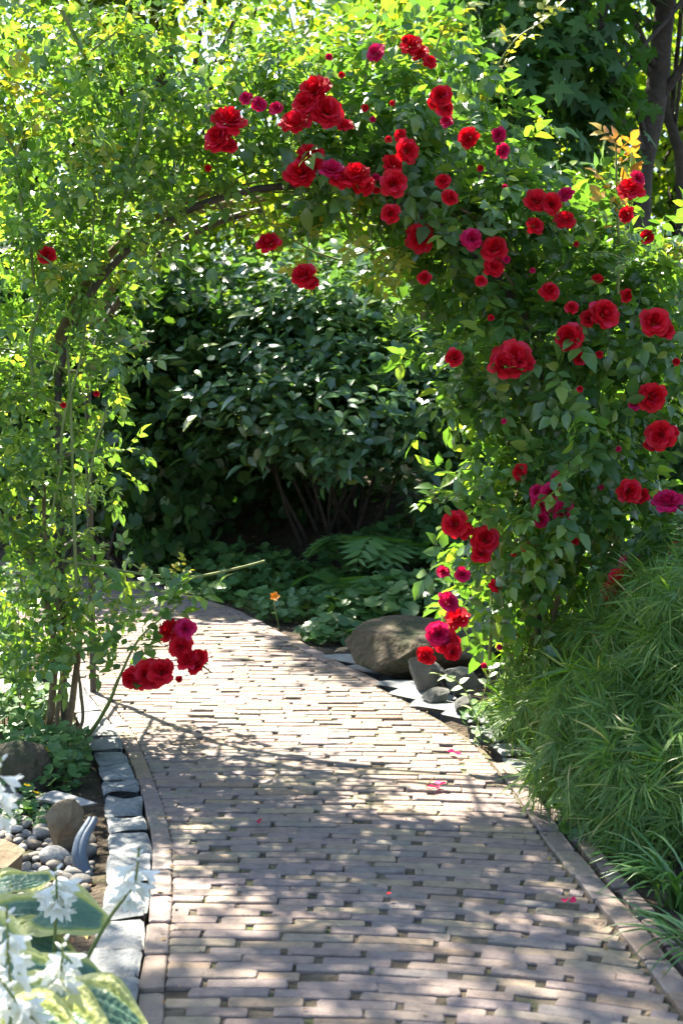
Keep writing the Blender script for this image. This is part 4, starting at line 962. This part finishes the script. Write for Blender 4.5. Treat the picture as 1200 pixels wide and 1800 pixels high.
hosta('variegated hosta with blue green leaves edged yellow beside the pebbles', [
    (72, 1600, 3.3, .175, .165, -.08, .05, .5), (5, 1612, 3.35, .20, .15, .15, -.05, .45), (25, 1650, 3.25, .17, .13, -.2, .2, .6), (0, 1562, 3.5, .15, .12, .35, -.2, .2), (-60, 1640, 3.2, .22, .19, -.6, .1, .4)],
    [([(150, 1690, 3.1), (195, 1610, 3.1), (235, 1555, 3.1), (245, 1490, 3.1)], 13, .052), ([(95, 1700, 3.15), (98, 1620, 3.15), (100, 1570, 3.15), (98, 1525, 3.15)], 12, .055)], (-.80, 3.25, -.02))
hosta('sunlit hosta with yellow margins filling the bottom left corner', [
    (118, 1765, 2.8, .185, .18, -.25, .12, .4), (40, 1770, 2.75, .2, .19, -.35, .1, .5), (-10, 1725, 2.9, .2, .17, .1, .0, .4), (80, 1810, 2.6, .2, .19, -.7, .2, .4), (-50, 1770, 2.8, .22, .19, -.8, .1, .4), (60, 1725, 2.95, .16, .15, .3, -.05, .45), (10, 1800, 2.6, .2, .18, -.5, .1, .4)],
    [([(80, 1830, 2.7), (95, 1760, 2.7), (108, 1700, 2.7), (112, 1650, 2.7)], 12, .05), ([(15, 1850, 2.6), (18, 1750, 2.6), (15, 1680, 2.6), (12, 1590, 2.6)], 13, .055), ([(-20, 1600, 2.7), (-15, 1480, 2.7), (-6, 1400, 2.7), (2, 1330, 2.7)], 12, .05), ([(140, 1840, 2.6), (70, 1800, 2.55), (30, 1760, 2.5), (0, 1720, 2.5)], 11, .055)], (-.72, 2.75, -.02))

# ------------------------------------------------------------------ small things on the ground
def petals(label, px, py, n, size, mat, stem=False, spread=.03, z=.012):
    g = G(px, py, z); root = thing('fallen_petals', label, 'petals', g)
    for k in range(n):
        v, f = leaf_t(1, .85, 3, .5, -.25 * random.random()); v = v * size * random.uniform(.7, 1.1) @ (rz(random.uniform(0, 6.3)) @ rx(random.gauss(0, .4))).T
        link('petal', mesh('petal', v + [random.gauss(0, spread), random.gauss(0, spread), .004 + .004 * k], f, mat), root)
    if stem: part('stalk', *tube([g + [-.03, -.03, .004], g + [-.045, .01, .006], g + [-.01, .05, .03]], .002, 5, 4), M_dry, root)
petals('magenta rose petals with a bent stalk on the sunlit bricks', 770, 1386, 4, .034, M_mag, True, .016)
petals('magenta petal at the shaded right side of the path', 806, 1325, 2, .03, M_mag)
petals('magenta petals on the left part of the path', 458, 1448, 2, .028, M_mag, False, .01)
petals('pink petals near the lower right path edge', 998, 1584, 2, .03, M_mag, False, .012)
petals('tiny red petal fragment in the middle of the shaded path', 683, 1578, 1, .016, M_red)
g = G(588, 1150, .01); v, f = leaf_t(1, .7, 4, .35, -.2)
o = link('fallen_leaf', mesh('fallen_leaf', v * .11 @ rz(.3).T, f, M_dry), None, g + [0, 0, .012]); tag(o, 'curled dry brown leaf lying at the foot of the boulder', 'leaf')

def scatter(n, cond, tm, size, mat, name, label, cat, zoff=.006, flat=.3):
    x = RNG.uniform(-2.6, 2.4, n * 6); y_ = RNG.uniform(3, 11, n * 6); ok = cond(x, y_); x, y_ = x[ok][:n], y_[ok][:n]; m = len(x)
    zz = np.where((x > XL(y_)) & (x < XR(y_)), path_z(x, y_) - .008, ground_h(x, y_)) + zoff
    a = RNG.uniform(0, 6.3, m); R_ = frames(np.stack([np.cos(a), np.sin(a), RNG.normal(0, .15, m)], -1), np.array([0, 0, 1.]) + RNG.normal(0, flat, (m, 3)))
    w = RNG.integers(0, len(tm), m); v, f = join([bake(t[0], t[1], np.stack([x, y_, zz], -1)[w == k], R_[w == k], (RNG.uniform(.5, 1.2, m) * size)[w == k]) for k, t in enumerate(tm)])
    o = part(name, v, f, mat, kind='stuff'); o['label'] = label; o['category'] = cat; return o
scatter(2600, lambda x, y_: (x > XR(y_) + .1) | (x < XL(y_) - .2), T_leaf, .042, M_dry, 'leaf_litter', 'dry brown leaf litter over the soil of the beds', 'leaf litter')
edge = lambda x, y_: ((x > XR(y_) - .10) & (x < XR(y_) + .12)) | ((x < XL(y_) + .05) & (x > XL(y_) - .06))
scatter(260, lambda x, y_: (x > XL(y_)) & (x < XR(y_)), T_leaf, .014, M_dry, 'path_crumbs', 'dry leaf crumbs scattered over the path bricks', 'debris', .012)
scatter(900, edge, T_leaf, .022, M_dry, 'path_debris', 'small dry leaf fragments along the path edges', 'debris', .014)
# moss and tiny weeds growing in the joints between bricks
jx, jz = [], []
for (x, yy, L, a, w, z) in bricks:
    if random.random() < .55 and 3 < yy < 9:
        for q in range(random.randint(4, 12)): jx.append((x + L / 2 + .006 + random.gauss(0, .005), yy + random.gauss(0, .016), float(path_z(x, yy)) - .012))
    if random.random() < .25 and 3 < yy < 7:
        for q in range(5): jx.append((x + random.uniform(-.1, .1), yy + .028 + random.gauss(0, .003), float(path_z(x, yy)) - .010))
jx = np.array(jx); m = len(jx); a = RNG.uniform(0, 6.3, m)
R_ = frames(np.stack([np.cos(a), np.sin(a), RNG.uniform(.0, .9, m)], -1), np.array([0, -.2, 1.]) + RNG.normal(0, .3, (m, 3)))
v, f = bake(*leaf_t(1, .5, 2, .2, .3), jx, R_, RNG.uniform(.005, .013, m)); o = part('joint_moss', v, f, M_cover, kind='stuff'); o['label'] = 'moss and tiny weeds in the joints between path bricks'; o['category'] = 'moss'
print('TRIS', sum(len(p.vertices) - 2 for me in bpy.data.meshes for p in me.polygons) if False else 0, 'OBJ', len(bpy.data.objects))
